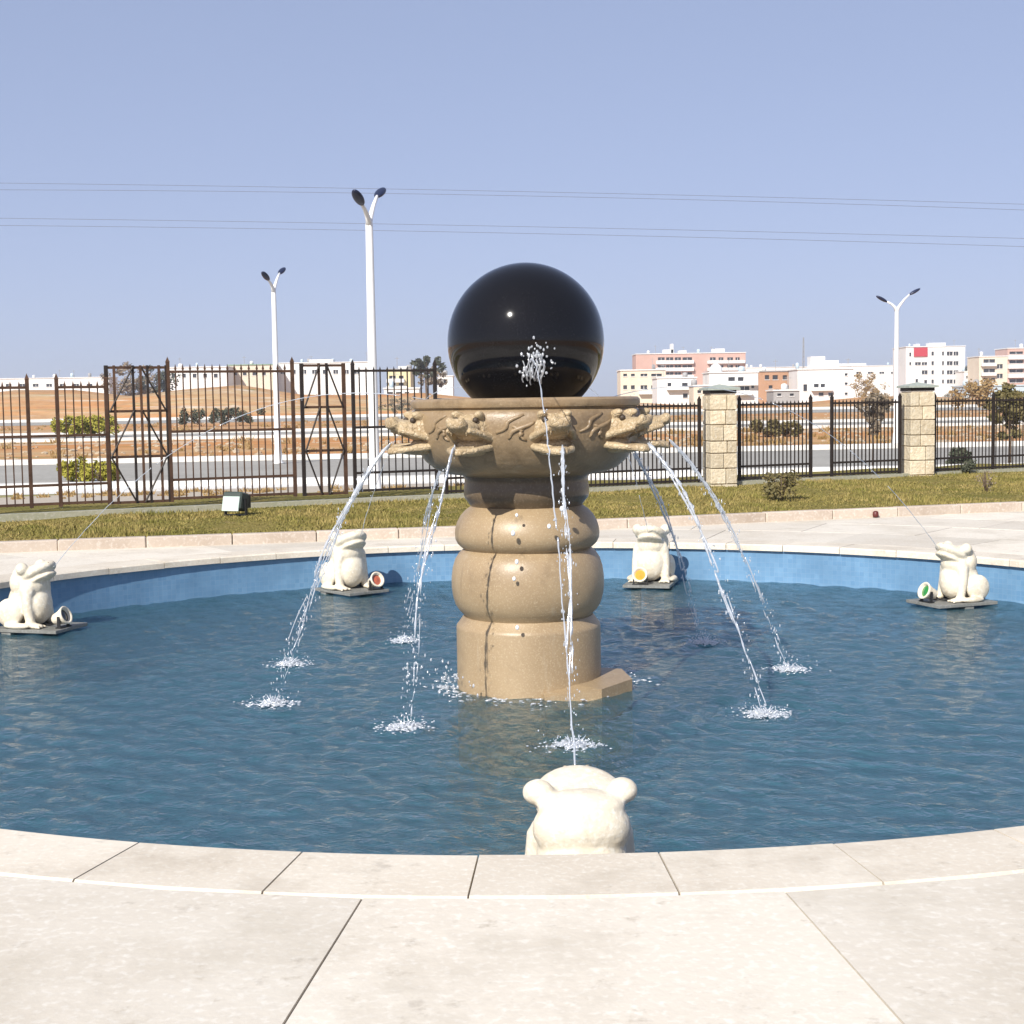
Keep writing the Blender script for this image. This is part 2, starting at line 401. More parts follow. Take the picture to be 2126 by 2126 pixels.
# lawn
nx, ny = 130, 26; vs = []; fs = []
for i in range(nx+1):
    x = -12+28*i/nx; y0 = kerb_y(x)+.14; y1 = max(fence_y(x)+2.5, y0+2.2)
    for j in range(ny+1):
        t = j/ny; y = y0+(y1-y0)*t
        z = .10+.12*min(1, t*1.35)+.018*math.sin(x*2.1+y*1.3)*math.sin(y*2.7-x)*min(1, t*6)
        vs.append((x, y, z))
for i in range(nx):
    for j in range(ny):
        a = i*(ny+1)+j; fs.append((a, a+ny+1, a+ny+2, a+1))
def lawn_z(x, y):
    y0 = kerb_y(x)+.14; y1 = max(fence_y(x)+2.5, y0+2.2); t = min(1, max(0, (y-y0)/(y1-y0)))
    return .10+.12*min(1, t*1.35)+.018*math.sin(x*2.1+y*1.3)*math.sin(y*2.7-x)*min(1, t*6)
tag(MB().add(vs, fs).build('lawn', M_lawn, smooth=True), kind='structure')
# grass blades on the lawn
vs = []; fs = []
for k in range(70000):
    x = random.uniform(-9, 12); y0 = kerb_y(x)+.15; y1 = fence_y(x)+.3
    y = random.uniform(y0, y1); z = lawn_z(x, y)-.005
    h = random.uniform(.018, .05)*(1.0+.7*math.sin(x*1.7+1.1*y)*math.sin(x*.6-y)); a = random.uniform(0, 2*PI); wd = random.uniform(.006, .013)
    lx, ly = random.uniform(-.03, .03), random.uniform(-.03, .03); b = len(vs)
    vs += [(x-wd*math.cos(a), y-wd*math.sin(a), z), (x+wd*math.cos(a), y+wd*math.sin(a), z), (x+lx, y+ly, z+h)]; fs.append((b, b+1, b+2))
tag(MB().add(vs, fs).build('grass', M_blade), 'short dry green grass covering the lawn before the fence', 'grass', kind='stuff')

# roads beyond the fence
RK = .10
def strip(name, y0, y1, z, mt, x0=-160, x1=160, kind='structure'):
    return tag(MB().add([(x0, y0+RK*x0, z), (x1, y0+RK*x1, z), (x1, y1+RK*x1, z), (x0, y1+RK*x0, z)], [(0, 1, 2, 3)]).build(name, mt), kind=kind)
def kerbline(name, y0, wd, h, x0=-160, x1=160):
    c = [(x0, y0+RK*x0), (x1, y0+RK*x1), (x1, y0+wd+RK*x1), (x0, y0+wd+RK*x0)]
    vs = [(x, y, -.03) for x, y in c]+[(x, y, h) for x, y in c]
    return tag(MB().add(vs, [(4, 5, 6, 7), (0, 1, 5, 4), (1, 2, 6, 5), (2, 3, 7, 6), (3, 0, 4, 7)]).build(name, mt_k), kind='structure')
mt_k = M_kwhite
vs = [(-30, fence_y(-30)+1.6, -.02), (40, fence_y(40)+1.6, -.02), (40, 31.0+RK*40, -.02), (-30, 31.0-RK*30, -.02)]
strip('verge', 24.5, 31.0, -.022, M_verge, -60, 25)
strip('footpath', 29.2, 31.0, -.017, M_kwhite)
kerbline('road_kerb', 31.0, .45, .10)
strip('road', 31.2, 45.0, -.027, M_asphalt)
kerbline('road_kerb', 45.0, .5, .12)
strip('road', 76, 92, -.025, M_asphalt)
kerbline('road_kerb', 92, .8, .15); kerbline('road_kerb', 75.3, .7, .12)
strip('road', 150, 185, -.025, M_asphalt); kerbline('road_kerb', 185, 1.5, .3)
# far earth bank rising to the left, distant ridge
def bank(name, pts, mt, depth):
    vs = []; fs = []
    for (x, y, h) in pts: vs += [(x, y, -.1), (x, y+depth*.25, h*.8), (x, y+depth*.5, h), (x, y+depth, -.1)]
    for i in range(len(pts)-1):
        for j in range(3): fs.append((i*4+j, (i+1)*4+j, (i+1)*4+j+1, i*4+j+1))
    return tag(MB().add(vs, fs).build(name, mt, smooth=True), kind='structure')
bank('earth_bank', [(-140+i*9, 205+3*math.sin(i), max(.05, 4.1*min(1, (20-i)/9.0))*(1+.18*math.sin(i*1.9))) for i in range(21)], M_earth, 40)
bank('earth_bank', [(20+i*9, 215+3*math.sin(i*1.3), 1.3*min(1, i/4.0)*(1+.25*math.sin(i*1.7))) for i in range(16)], M_earth, 40)
bank('hills', [(-1300+i*55, 2500, max(.5, (34+14*math.sin(i*.55)+7*math.sin(i*1.3))*min(1, (20-i)/8))) for i in range(21)], M_hill, 500)

# water surface with wind ripples and rings round the splashes
HEADS = [12.5+40*k for k in range(9)]                       # degrees, 0 = towards the camera, positive = right
LAND = {k: (x+.072, y) for k, (x, y) in {12.5: (.17, -1.98), 52.5: (1.46, -1.19), 92.5: (1.91, .38), 132.5: (1.43, 1.64), 172.5: (.3, 2.2),
        212.5: (-1.14, 2.0), 252.5: (-1.98, .93), 292.5: (-1.86, -.61), 332.5: (-.89, -1.41)}.items()}
nr, na = 215, 760
rr = np.sqrt(np.linspace(0.0002, 1, nr))*(PR+.01); aa = np.arange(na)*2*PI/na
RR, AA = np.meshgrid(rr, aa, indexing='ij'); X = PX+RR*np.cos(AA); Y = PY+RR*np.sin(AA); Z = np.full_like(X, WZ)
for i in range(34):
    th = rng.normal(1.3, .75); wl = rng.uniform(.11, .42); k = 2*PI/wl
    Z += .0042*wl**.9*np.sin(k*(X*math.cos(th)+Y*math.sin(th))+rng.uniform(0, 6.28)+.6*np.sin(X*rng.uniform(.5, 2)+Y*rng.uniform(.5, 2)))
for (dx, dy) in LAND.values():
    d = np.hypot(X-FX-dx, Y-FY-dy)
    Z += .014*np.cos(2*PI*d/.15)*np.exp(-d/.50)
d = np.hypot(X-FX, Y-FY); Z += .006*np.cos(2*PI*d/.2)*np.exp(-np.abs(d-.55)/.5)
me = bpy.data.meshes.new('water'); V = np.stack([X, Y, Z], -1).reshape(-1, 3)
i0 = (np.arange(nr-1)[:, None]*na+np.arange(na)[None, :]); i1 = (np.arange(nr-1)[:, None]*na+(np.arange(na)[None, :]+1) % na)
Q = np.stack([i0, i0+na, i1+na, i1], -1).reshape(-1, 4)
me.vertices.add(len(V)); me.vertices.foreach_set('co', V.ravel()); me.loops.add(Q.size); me.loops.foreach_set('vertex_index', Q.ravel().astype(np.int32))
me.polygons.add(len(Q)); me.polygons.foreach_set('loop_start', np.arange(0, Q.size, 4, dtype=np.int32))
me.polygons.foreach_set('use_smooth', np.ones(len(Q), bool)); me.update(); me.validate()
tag(link('water', me, M_water), kind='structure')

# ------------------------------------------------------------------ fountain
PXM = 1.1004*FY/FPX                                          # metres per pixel of the 1932 px view at the fountain
def fz(yP): return at_y(1097, yP*1.1004, FY).z
ft = empty('ball_fountain', (FX, FY, WZ))
tag(ft, 'tan granite ball fountain column with carved dragon head basin in the pool', 'fountain')
def prof(L): return [(r*PXM, fz(y)-WZ) for r, y in L]
def ring_part(name, L, mt, n=72, cap=True):
    o = MB().lathe(prof(L), n, closed=not cap).build(name, mt, ft); smooth_by_angle(o.data, 40); return o
P_DRUM = [(137, 1520), (137, 1340), (137, 1180), (136, 1175), (133, 1172), (126, 1162), (123, 1158)]
P_LOW = [(120, 1160), (123.5, 1154), (131, 1147), (138, 1136), (142.5, 1120), (144.5, 1104), (144.5, 1086), (142, 1068), (137, 1052), (130, 1041), (122, 1034), (119, 1031.5)]
P_UP = [(118, 1034), (125, 1029), (131.5, 1023), (136, 1014), (137, 1005), (136, 995), (132.5, 983), (126, 971), (117, 961), (107, 954), (103, 951)]
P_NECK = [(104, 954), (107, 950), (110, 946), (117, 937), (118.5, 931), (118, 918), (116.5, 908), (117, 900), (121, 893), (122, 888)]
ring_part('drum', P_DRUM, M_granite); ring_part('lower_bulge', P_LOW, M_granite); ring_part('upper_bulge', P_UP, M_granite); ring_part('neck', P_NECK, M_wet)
bp = [(118, 896), (126, 893.5), (150, 890), (171, 882), (190, 866), (204, 844), (213, 822), (217, 800), (215.5, 784), (212, 774), (207, 770.5), (208, 768.5),
      (213.5, 767), (215.5, 762), (215, 755), (211, 751), (196, 750.5), (186, 753), (178, 764), (140, 785), (90, 792), (40, 793)]
ring_part('basin', bp, M_bowl, 96)
# low step block standing out of the water at the drum's right foot
st = MB(); z0, z1 = -.45, .085
a = [(.10, -.62), (.50, -.56), (.735, -.30), (.69, .10), (.45, .20), (.05, -.2)]
st.add([(x, y, z0) for x, y in a]+[(x, y, z1-.06*(i == 0)-.02*(i == 1)) for i, (x, y) in enumerate(a)],
       [tuple(range(6, 12)), tuple(range(5, -1, -1))]+[(i, (i+1) % 6, 6+(i+1) % 6, 6+i) for i in range(6)])
st.build('foot_block', M_granite, ft)
# dragon heads
S = 1.28
hb = MB()
hb.ico((-.03, 0, .045), (.13, .115, .085), 3); hb.ico((.085, 0, .048), (.115, .08, .042), 3, rotm(0, -.12, 0))
hb.ico((.175, 0, .068), (.038, .062, .032), 3); hb.ico((.185, .035, .085), .022, 2); hb.ico((.185, -.035, .085), .022, 2)
for s_ in (-1, 1):
    hb.ico((.035, s_*.062, .108), (.055, .028, .026), 3, rotm(0, -.3, s_*.3))
    hb.tube([(-.01, s_*.08, .10), (-.035, s_*.125, .135), (-.085, s_*.15, .165), (-.14, s_*.145, .18)], [.03, .026, .02, .01], 8)
    hb.tube([(-.02, s_*.10, .05), (-.03, s_*.16, .045), (-.075, s_*.205, .075), (-.12, s_*.21, .11)], [.034, .03, .022, .01], 8)
    hb.tube([(-.02, s_*.10, .0), (-.03, s_*.15, -.02), (-.075, s_*.19, -.01), (-.13, s_*.20, .02)], [.032, .028, .02, .01], 8)
    hb.tube([(.16, s_*.06, .035), (.09, s_*.088, .018), (.0, s_*.11, -.005), (-.05, s_*.12, -.03)], [.014, .017, .024, .03], 8)
head_me = remesh(hb, .0065, 1); head_me.materials.append(M_head)
jb = MB(); jb.ico((.065, 0, -.078), (.135, .085, .024), 3, rotm(0, -.10, 0)); jb.ico((-.03, 0, -.05), (.10, .10, .045), 3)
for s_ in (-1, 1): jb.tube([(.18, s_*.028, -.082), (.12, s_*.075, -.070), (.03, s_*.095, -.062), (-.04, s_*.10, -.05)], [.014, .018, .02, .024], 8)
jb.tube([(.183, -.03, -.082), (.192, 0, -.084), (.183, .03, -.082)], .015, 8)
jaw_me = remesh(jb, .0065, 1); jaw_me.materials.append(M_head)
eye_me = MB().ico((0, 0, 0), .017, 2).mesh('eye', True); eye_me.materials.append(M_eye)
tooth_me = MB().lathe([(.009, 0), (.006, -.015), (.001, -.03)], 6).mesh('tooth', True); tooth_me.materials.append(M_head)
HR = 205*PXM; HZ = fz(818)-WZ
for h in HEADS:
    t = R_(h); o = link('dragon_head', head_me, None, ft, (HR*math.sin(t), -HR*math.cos(t), HZ), (0, 0, t-PI/2)); o.scale = (S, S, S)
    link('lower_jaw', jaw_me, None, o)
    for s_ in (-1, 1): link('eye', eye_me, None, o, (.075, s_*.058, .088)); link('tooth', tooth_me, None, o, (.15, s_*.045, .035))
# carved scrolls between the heads
def on_bowl(t, yP, lift=0.0):
    for (r0, y0), (r1, y1) in zip(bp, bp[1:]):
        if y0 >= yP >= y1: r = r0+(r1-r0)*(y0-yP)/(y0-y1); break
    r = r*PXM+lift; return (r*math.sin(t), -r*math.cos(t), fz(yP)-WZ)
for h in HEADS:
    for k, (d0, y0, d1, y1, ph) in enumerate(((13, 812, 25, 780, 0), (17, 822, 30, 792, 1.5), (27, 825, 22, 800, 3))):
        pts = [on_bowl(R_(h+d0+(d1-d0)*i/9+1.6*math.sin(ph+i*.8)), y0+(y1-y0)*i/9, -.002) for i in range(10)]
        MB().tube(pts, [.007+.010*math.sin(PI*(i+.6)/10.2) for i in range(10)], 7).build('scroll', M_bowl, ft, True)
# the ball: rests in the basin, free to turn
bc = at_y(992*1.1004, 645*1.1004, FY); br = 147*PXM
bo = MB().ico((0, 0, 0), br, 5).build('granite_ball', M_ball, None, True); bo.location = (bc.x, FY, bc.z)
tag(bo, 'large polished black granite ball resting in the carved basin', 'ball')

# ------------------------------------------------------------------ frogs, slabs, spotlights
fb = MB()
fb.ico((-.055, 0, .27), (.175, .170, .30), 3, rotm(0, R_(26), 0))
fb.ico((.055, 0, .215), (.145, .165, .205), 3)
fb.ico((.045, 0, .415), (.135, .165, .13), 3)
fb.ico((.075, 0, .535), (.205, .178, .078), 3, rotm(0, R_(-27), 0)); fb.ico((-.06, 0, .43), (.14, .185, .16), 3); fb.ico((-.045, 0, .53), (.12, .165, .075), 3)            # upper head and snout
fb.ico((.10, 0, .462), (.185, .150, .040), 3, rotm(0, R_(-25), 0))             # lower jaw
fb.ico((-.03, 0, .50), (.13, .16, .10), 3)
for s_ in (-1, 1):
    fb.ico((.01, s_*.157, .583), (.064, .060, .062), 3)
    fb.ico((.045, s_*.135, .36), (.075, .060, .10), 3)
    fb.tube([(.045, s_*.140, .38), (.058, s_*.160, .22), (.08, s_*.165, .10), (.10, s_*.165, .03)], [.062, .054, .047, .046], 12)
    fb.ico((.14, s_*.17, .026), (.085, .058, .028), 3)
    for q in (-.035, 0, .035): fb.tube([(.155, s_*.17+q*.8, .024), (.23, s_*.17+q*1.6, .018)], [.018, .013], 8)
    fb.ico((-.135, s_*.170, .150), (.150, .075, .145), 3, rotm(0, R_(-20), 0))
    fb.ico((-.02, s_*.235, .032), (.150, .048, .032), 3)
frog_me = remesh(fb, .0105, 5); frog_me.materials.append(M_frog)
from mathutils.bvhtree import BVHTree
_bv = BVHTree.FromPolygons([v_.co for v_ in frog_me.vertices], [p_.vertices[:] for p_ in frog_me.polygons])
def frog_top(x, y):
    h_ = _bv.ray_cast(Vector((x, y, 2)), Vector((0, 0, -1)))[0]; return h_-Vector((0, 0, .004)) if h_ else Vector((x-.03, y, .6))
nost_me = MB().ico((0, 0, 0), (.012, .009, .008), 2).mesh('nostril', True); nost_me.materials.append(M_mortar)
slab_me = MB().bbox((.07, 0, 0), (.70, .52, .032), .004).mesh('slab'); slab_me.materials.append(M_slab)
foot_me = MB().box((.05, .2, -.27), (.10, .10, .5)).box((-.12, -.2, -.27), (.10, .10, .5)).mesh('support'); foot_me.materials.append(M_slab)
def spotlight(loc, rz, col, lname, label):
    e = empty('pool_spotlight', loc, (0, 0, rz)); tag(e, label, 'spotlight', 'spotlights before the stone frogs')
    T = rotm(0, R_(68), 0)                                    # axis z of the lathe -> forward and a little up
    c = Vector((0, 0, .105))
    MB().lathe([(.035, -.11), (.052, -.09), (.062, -.03), (.082, .02), (.088, .035), (.080, .042), (.066, .036), (.062, .012), (.055, .008)], 28, c, T, closed=True).build('housing', M_frog, e, True)
    MB().lathe([(.001, -.112), (.035, -.11)], 20, c, T, closed=True).build('back_cap', M_frog, e)
    MB().lathe([(.0005, .022), (.03, .018), (.0625, .008)], 28, c, T, closed=True).build('lens', lens(lname, col), e, True)
    b = MB(); b.box((0, -.075, .055), (.03, .012, .11)).box((0, .075, .055), (.03, .012, .11)).box((0, 0, .006), (.06, .17, .012)); b.build('bracket', M_black, e)
    b = MB(); b.tube([(-.09, .0, .055), (-.14, .03, .02), (-.22, .06, .01), (-.30, .10, .008)], .009, 6).build('cable', M_black, e, True)
FR = [(152.0, 'left', (.010, .016, .012), 'cream stone frog sitting at the left edge of the pool', 'spotlight with dark lens before the leftmost stone frog', .95),
      (112.2, 'back_left', (.42, .10, .045), 'cream stone frog by the pool wall with red lens spotlight', 'white ring spotlight with red lens before a stone frog', 1.0),
      (75.1, 'back_right', (.62, .27, .03), 'cream stone frog by the pool wall with orange lens spotlight', 'spotlight with orange lens before a stone frog', 1.0),
      (37.7, 'right', (.02, .20, .035), 'cream stone frog at the right pool wall with green lens spotlight', 'white ring spotlight with green lens before right stone frog', .90),
      (-89.3, 'near', (.45, .42, .35), 'cream stone frog seen from behind at the near pool edge', 'spotlight hidden before the near stone frog seen from behind', 1.0)]
SLABL = ['grey slab under the leftmost stone frog', 'grey slab under the stone frog with red lens spotlight', 'grey slab under the stone frog with orange lens spotlight',
         'grey slab under the stone frog with green lens spotlight', 'grey slab under the near stone frog seen from behind']
frogs = []
for i, (a, nm, col, lab, slab_lab, sc) in enumerate(FR):
    rr_ = 5.33 if nm != 'near' else 5.40
    x = PX+rr_*math.cos(R_(a)); y = PY+rr_*math.sin(R_(a)); rz = math.atan2(FY-y, FX-x)
    rz += {'left': .28, 'back_left': .35, 'back_right': 0, 'right': -.34, 'near': 0}[nm]
    s_ = empty('stone_slab', (x, y, WZ+.035), (0, 0, rz)); tag(s_, SLABL[i], 'slab', 'slabs under the frogs')
    link('top_slab', slab_me, None, s_); link('support', foot_me, None, s_)
    f = link('stone_frog', frog_me, None, None, (x, y, WZ+.051-.004), (0, 0, rz)); f.scale = (sc, sc, sc) if nm != 'near' else (.95, 1.06, .84)
    tag(f, lab, 'frog statue', 'stone frogs round the pool')
    for q in (-1, 1): link('nostril', nost_me, None, f, frog_top(.225, q*.042))
    frogs.append((Vector((x, y, WZ+.047)), rz, sc))
    M3 = rotm(0, 0, rz); side = {'left': -.06, 'back_left': .12, 'back_right': -.07, 'right': 0, 'near': 0}[nm]
    p = Vector((x, y, 0))+M3 @ Vector((.37, side, 0))
    if nm != 'near': spotlight((p.x, p.y, WZ+.051), rz, col, nm+'_lens', slab_lab)

# ------------------------------------------------------------------ water jets
def drops(mb, pts, n, spread, r0, r1, stretch=1.6):
    for _ in range(n):
        p = Vector(random.choice(pts)); s = random.uniform(r0, r1)
        mb.ico(p+Vector((random.gauss(0, spread), random.gauss(0, spread), random.gauss(0, spread))), (s, s, s*random.uniform(1, stretch)), 1)
def splash(mb, c, R, n=46, big=1.0):
    c = Vector(c)
    for k in range(16):                                       # a few thin tongues thrown up
        a = random.uniform(0, 2*PI); r = R*.35*random.random(); h = random.uniform(.02, .075)
        p = c+Vector((r*math.cos(a), r*math.sin(a), -.01)); w_ = random.uniform(.003, .007)
        mb.tube([p, p+Vector((.2*h*math.cos(a), .2*h*math.sin(a), h*.6)), p+Vector((.6*h*math.cos(a), .6*h*math.sin(a), h))], [w_*2.2, w_, w_*.3], 6)
    for k in range(60):                                       # beads in the air
        a = random.uniform(0, 2*PI); r = R*abs(random.gauss(0, .7)); s = random.uniform(.0022, .006)
        mb.ico(c+Vector((r*math.cos(a), r*math.sin(a), abs(random.gauss(0, .045)))), (s, s, s*1.4), 1)
    for k in range(300):                                      # churned foam lying on the surface
        a = random.uniform(0, 2*PI); q = abs(random.gauss(0, .62)); r = R*q; s = random.uniform(.004, .013)*(1.25-.4*min(q, 1.5))
        mb.ico(c+Vector((r*math.cos(a)*1.1, r*math.sin(a), .004+.012*math.exp(-q*q*3)*random.random())), (s*1.5, s*1.3, s*.55), 1)
JL = {12.5: 'water jet falling in front of the column towards the near stone frog',
      52.5: 'water jet arcing right from the basin to the nearer right splash',
      92.5: 'rightmost water jet arcing from the basin to the farther right splash',
      132.5: 'thin water jet falling behind the right rim of the basin',
      172.5: 'water jet falling behind the fountain column',
      212.5: 'thin water jet falling behind the basin left of the column',
      252.5: 'water jet arcing left from the basin to the farther left splash',
      292.5: 'leftmost water jet arcing from the basin to the nearest left splash',
      332.5: 'water jet falling just left of the column in front of it'}
for h in HEADS:
    t = R_(h); r0 = HR+.225*S*.9; z0 = HZ-.045*S
    p0 = Vector((FX+r0*math.sin(t), FY-r0*math.cos(t), WZ+z0)); dx, dy = LAND[h]; p1 = Vector((FX+dx, FY+dy, WZ))
    e = empty('water_jet', p1); tag(e, JL[h], 'water jet', 'water jets from the dragon heads')
    def path(s, wob=0, ph=0):
        q = p0.lerp(p1, s); q.z = p0.z+(p1.z-p0.z)*(.50*s+.50*s*s)
        a = wob*(.3+s); return q+Vector((a*math.sin(9*s+ph), a*math.cos(7*s+ph*1.7), a*.6*math.sin(13*s+ph)))-p1
    strm = MB(); drp = MB(); N_ = 60
    for k in range(3):
        ph = random.uniform(0, 6.28); wob = random.uniform(.010, .030); i = 0
        while i < N_-3:
            s0 = i/N_; ln = max(2, int(random.uniform(.2, 1)*(30*(1-s0)**1.3+3))); j = min(N_, i+ln)
            pts = [path(q/N_, wob, ph) for q in range(i, j+1)]; b_ = random.uniform(.0035, .0085)*(1.15-.45*s0)
            rd = [b_*(1+.35*math.sin(q*1.9+ph)+.25*math.sin(q*4.3))*min(1, .35+.5*min(q-i, j-q)) for q in range(i, j+1)]
            strm.tube(pts, rd, 6); i = j+int(random.uniform(0, 1)*(1+7*s0)+2*s0)
    for k in range(150):
        s0 = random.uniform(0, 1)**.75; q = path(s0, .02, k); sd = .010+.026*s0*(1-s0*.5); r = random.uniform(.0018, .0058)
        drp.ico(q+Vector((random.gauss(0, sd), random.gauss(0, sd), random.gauss(0, .02))), (r, r, r*random.uniform(1.3, 3.6)), 1)
    tag(strm.build('stream', M_spray, e, True), kind='stuff'); tag(drp.build('droplets', M_spray, e, True), kind='stuff')
    sp_ = MB(); splash(sp_, (0, 0, .008), .15 if h not in (132.5, 212.5, 172.5) else .13); tag(sp_.build('splash', M_spray, e, True), kind='stuff')
# jets from the frogs' mouths up to the ball
FJ = ['thin water jet spat towards the ball by the leftmost stone frog', 'thin water jet spat by the stone frog with red lens spotlight',
      'thin water jet spat by the stone frog with orange lens spotlight', 'thin water jet spat by the stone frog with green lens spotlight',
      'water jet rising from the near stone frog to the ball']
for i, (p, rz, sc) in enumerate(frogs):
    m0 = p+rotm(0, 0, rz) @ (Vector((.262, 0, .585))*sc if i != 4 else Vector((.25, 0, .49)))
    dirn = (Vector((bc.x, FY, 0))-Vector((m0.x, m0.y, 0))); L_ = dirn.length-(.48 if i == 4 else .78); dirn.normalize()
    zend = bc.z-.17 if i == 4 else fz(757)
    e = empty('frog_water_jet', m0); tag(e, FJ[i], 'water jet', 'water jets from the stone frogs')
    s1 = .95 if i == 4 else .86; kq = (m0.z+s1*L_-zend)/(L_*L_)
    def fp(s): return dirn*(L_*s)+Vector((0, 0, s1*L_*s-kq*(L_*s)**2))
    st_ = MB(); a = 0; NQ = 70
    while a < NQ-2:
        b = min(NQ, a+random.randint(6, 16)); pts = [fp(q/NQ)+Vector((random.gauss(0, .002), random.gauss(0, .002), 0)) for q in range(a, b+1)]
        r = .0036 if i != 4 else .0042
        st_.tube(pts, [r*(.7+.5*random.random()) for _ in pts], 5); a = b+random.choice((0, 0, 1, 1, 2))
    tag(st_.build('stream', M_spray, e, True), kind='stuff')
    dr = MB()
    for k in range(26): dr.ico(fp(random.uniform(.1, 1))+Vector((random.gauss(0, .012), random.gauss(0, .012), random.gauss(0, .012))), random.uniform(.003, .006), 1)
    if i == 4:                                                # breaks on the ball's face
        for k in range(70):
            v_ = Vector((random.gauss(.10, .12), -1, random.gauss(-.28, .15)))
            v_ = v_.normalized()*(br+random.uniform(.002, .05)); r = random.uniform(.004, .012)
            dr.ico(Vector((bc.x, FY, bc.z))+v_-m0, (r, r, r*random.uniform(1, 1.8)), 1)
        for k in range(16):
            x0 = random.gauss(.10, .07); zz = random.uniform(-.36, -.12); pts = []
            for q in range(7):
                v_ = Vector((x0+.02*math.sin(q), -1, zz-q*.055)).normalized()*(br+.006); pts.append(Vector((bc.x, FY, bc.z))+v_-m0)
            dr.tube(pts, [.003+.005*random.random() for _ in pts], 5)
    tag(dr.build('droplets', M_spray, e, True), kind='stuff')
# drips falling past the column and foam round its foot
dr = MB()
for (u, v) in ((975, 972), (968, 1006), (1036, 993), (975, 1060), (970, 1092), (976, 1184), (1062, 925), (1060, 960)):
    p = at_y(u*1.1004, v*1.1004, FY-.60); s = random.uniform(.012, .018); dr.ico(p, (s*.85, s*.85, s*1.15), 2)
tag(dr.build('falling_drops', M_drop, None, True), 'white water drops falling in front of the column', 'water drops', kind='stuff')
fo = MB()
for k in range(330):
    a = random.uniform(0, 2*PI); r = .56+abs(random.gauss(0, .10)); s = random.uniform(.005, .016)
    if -.15 < a < 1.0: r += .2
    fo.ico((FX+r*math.cos(a), FY+r*math.sin(a), WZ+.004), (s*1.6, s*1.4, s*.4), 1)
for k in range(60):
    a = R_(random.uniform(150, 235)); r = random.uniform(.58, .95); s = random.uniform(.004, .010)
    fo.ico((FX+r*math.cos(a), FY+r*math.sin(a), WZ+random.uniform(.01, .16)), (s, s, s*1.7), 1)
tag(fo.build('foam', M_spray, None, True), 'white foam and spray on the water round the column foot', 'foam', kind='stuff')

# ------------------------------------------------------------------ fence
def fence_dir(): return Vector((math.cos(FANG), math.sin(FANG), 0))
def fx(u): return on_fence(u, 900).x
_barcache = {}
def bar_mesh(h, w_):
    k = (round(h, 3), w_)
    if k not in _barcache:
        b = MB().box((0, 0, h/2-.04), (w_, w_, h-.08))
        b.add([(-w_, -w_, h-.08), (w_, -w_, h-.08), (w_, w_, h-.08), (-w_, w_, h-.08), (0, 0, h)], [(0, 1, 4), (1, 2, 4), (2, 3, 4), (3, 0, 4), (3, 2, 1, 0)])
        _barcache[k] = b.mesh('bar')
    return _barcache[k]
def fence_panel(u0, u1, zb, zt, rails, spacing, bw, mt, label, post0=True, post1=True, bars=True, pw=.046, name='iron_fence'):
    x0, x1 = fx(u0), fx(u1); c = Vector((x0, fence_y(x0), zb))
    L_ = (x1-x0)*math.sqrt(1+FK*FK)
    e = empty(name, c, (0, 0, FANG)); tag(e, label, 'fence', 'iron fence bays')
    H = zt-zb
    for p, on in ((0, post0), (L_, post1)):
        if on: MB().box((p, 0, H/2+.0), (pw, pw, H+.04)).add([(p-pw*.6, -pw*.6, H+.02), (p+pw*.6, -pw*.6, H+.02), (p+pw*.6, pw*.6, H+.02), (p-pw*.6, pw*.6, H+.02), (p, 0, H+.10)], [(0, 1, 4), (1, 2, 4), (2, 3, 4), (3, 0, 4), (3, 2, 1, 0)]).build('post', mt, e)
    for z in rails: MB().box((L_/2, -.004, z-zb), (L_-pw-.002, .03, .035)).build('rail', mt, e)
    if bars:
        nb_ = max(1, int(round(L_/spacing)))
        for k in range(1, nb_): link('bar', bar_mesh(H, bw), mt, e, (L_*k/nb_, .013, 0), (0, random.gauss(0, .0025), 0))
    return e
def lattice_pillar(u0, us, u1, zb, zt, label):
    x0, x1 = fx(u0), fx(u1); e = empty('lattice_pillar', (x0, fence_y(x0), zb), (0, 0, FANG)); tag(e, label, 'gate pillar', 'iron lattice gate pillars')
    L_ = (x1-x0)*math.sqrt(1+FK*FK); H = zt-zb; S_ = math.sqrt(1+FK*FK); d = .20
    xs = [(fx(u)-x0)*S_ for u in [u0]+us+[u1]]
    for k, x in enumerate(xs): MB().box((x, 0, H/2), (.05 if k in (0, len(xs)-1) else .03, .04, H)).build('post', M_rust if k % 2 else M_iron, e)
    for z in (.02, H*.34, H*.67, H-.03): MB().box((L_/2, .005, z), (L_-.052, .03, .035)).build('rail', M_rust, e)
    mid = L_/2
    for lo, hi in ((.02, H*.34), (H*.34, H*.67), (H*.67, H-.03)):
        for s_ in (-1, 1):
            up = (lo > .1)
            a = Vector((mid+s_*.06, -.028, hi if up else lo)); b = Vector((mid+s_*(L_/2-.03), -.028, lo if up else hi))
            MB().tube([a, b], .013, 6).build('brace', M_iron, e)
    return e
ZL, ZR = .345, .27
LR = [.37, .63, 1.30, 2.13]
fence_panel(-150, 60, ZL, 2.02, [.37, .62, 1.28, 1.93], .108, .016, M_rust, 'rusty iron fence panel cut off by the left edge of the picture')
fence_panel(60, 121, ZL, 1.98, [.37, .62, 1.28], .5, .022, M_rust, 'open bay without bars in the left iron fence', False, False, False)
fence_panel(121, 223, ZL, 2.02, [.37, .62, 1.28, 1.93], .108, .016, M_rust, 'narrow rusty fence panel in front of yellow bushes', True, True)
lattice_pillar(224.5, [241, 280, 296, 310, 334], 350, ZL-.02, 2.22, 'iron lattice pillar with diagonal braces, left of the two')
fence_panel(352.5, 610, ZL, 2.24, LR, .106, .016, M_rust, 'tall iron fence panel between the two lattice pillars', True, True)
lattice_pillar(629, [665, 681], 716, ZL-.02, 2.24, 'iron lattice pillar with diamond braces beside the tall white lamp post')
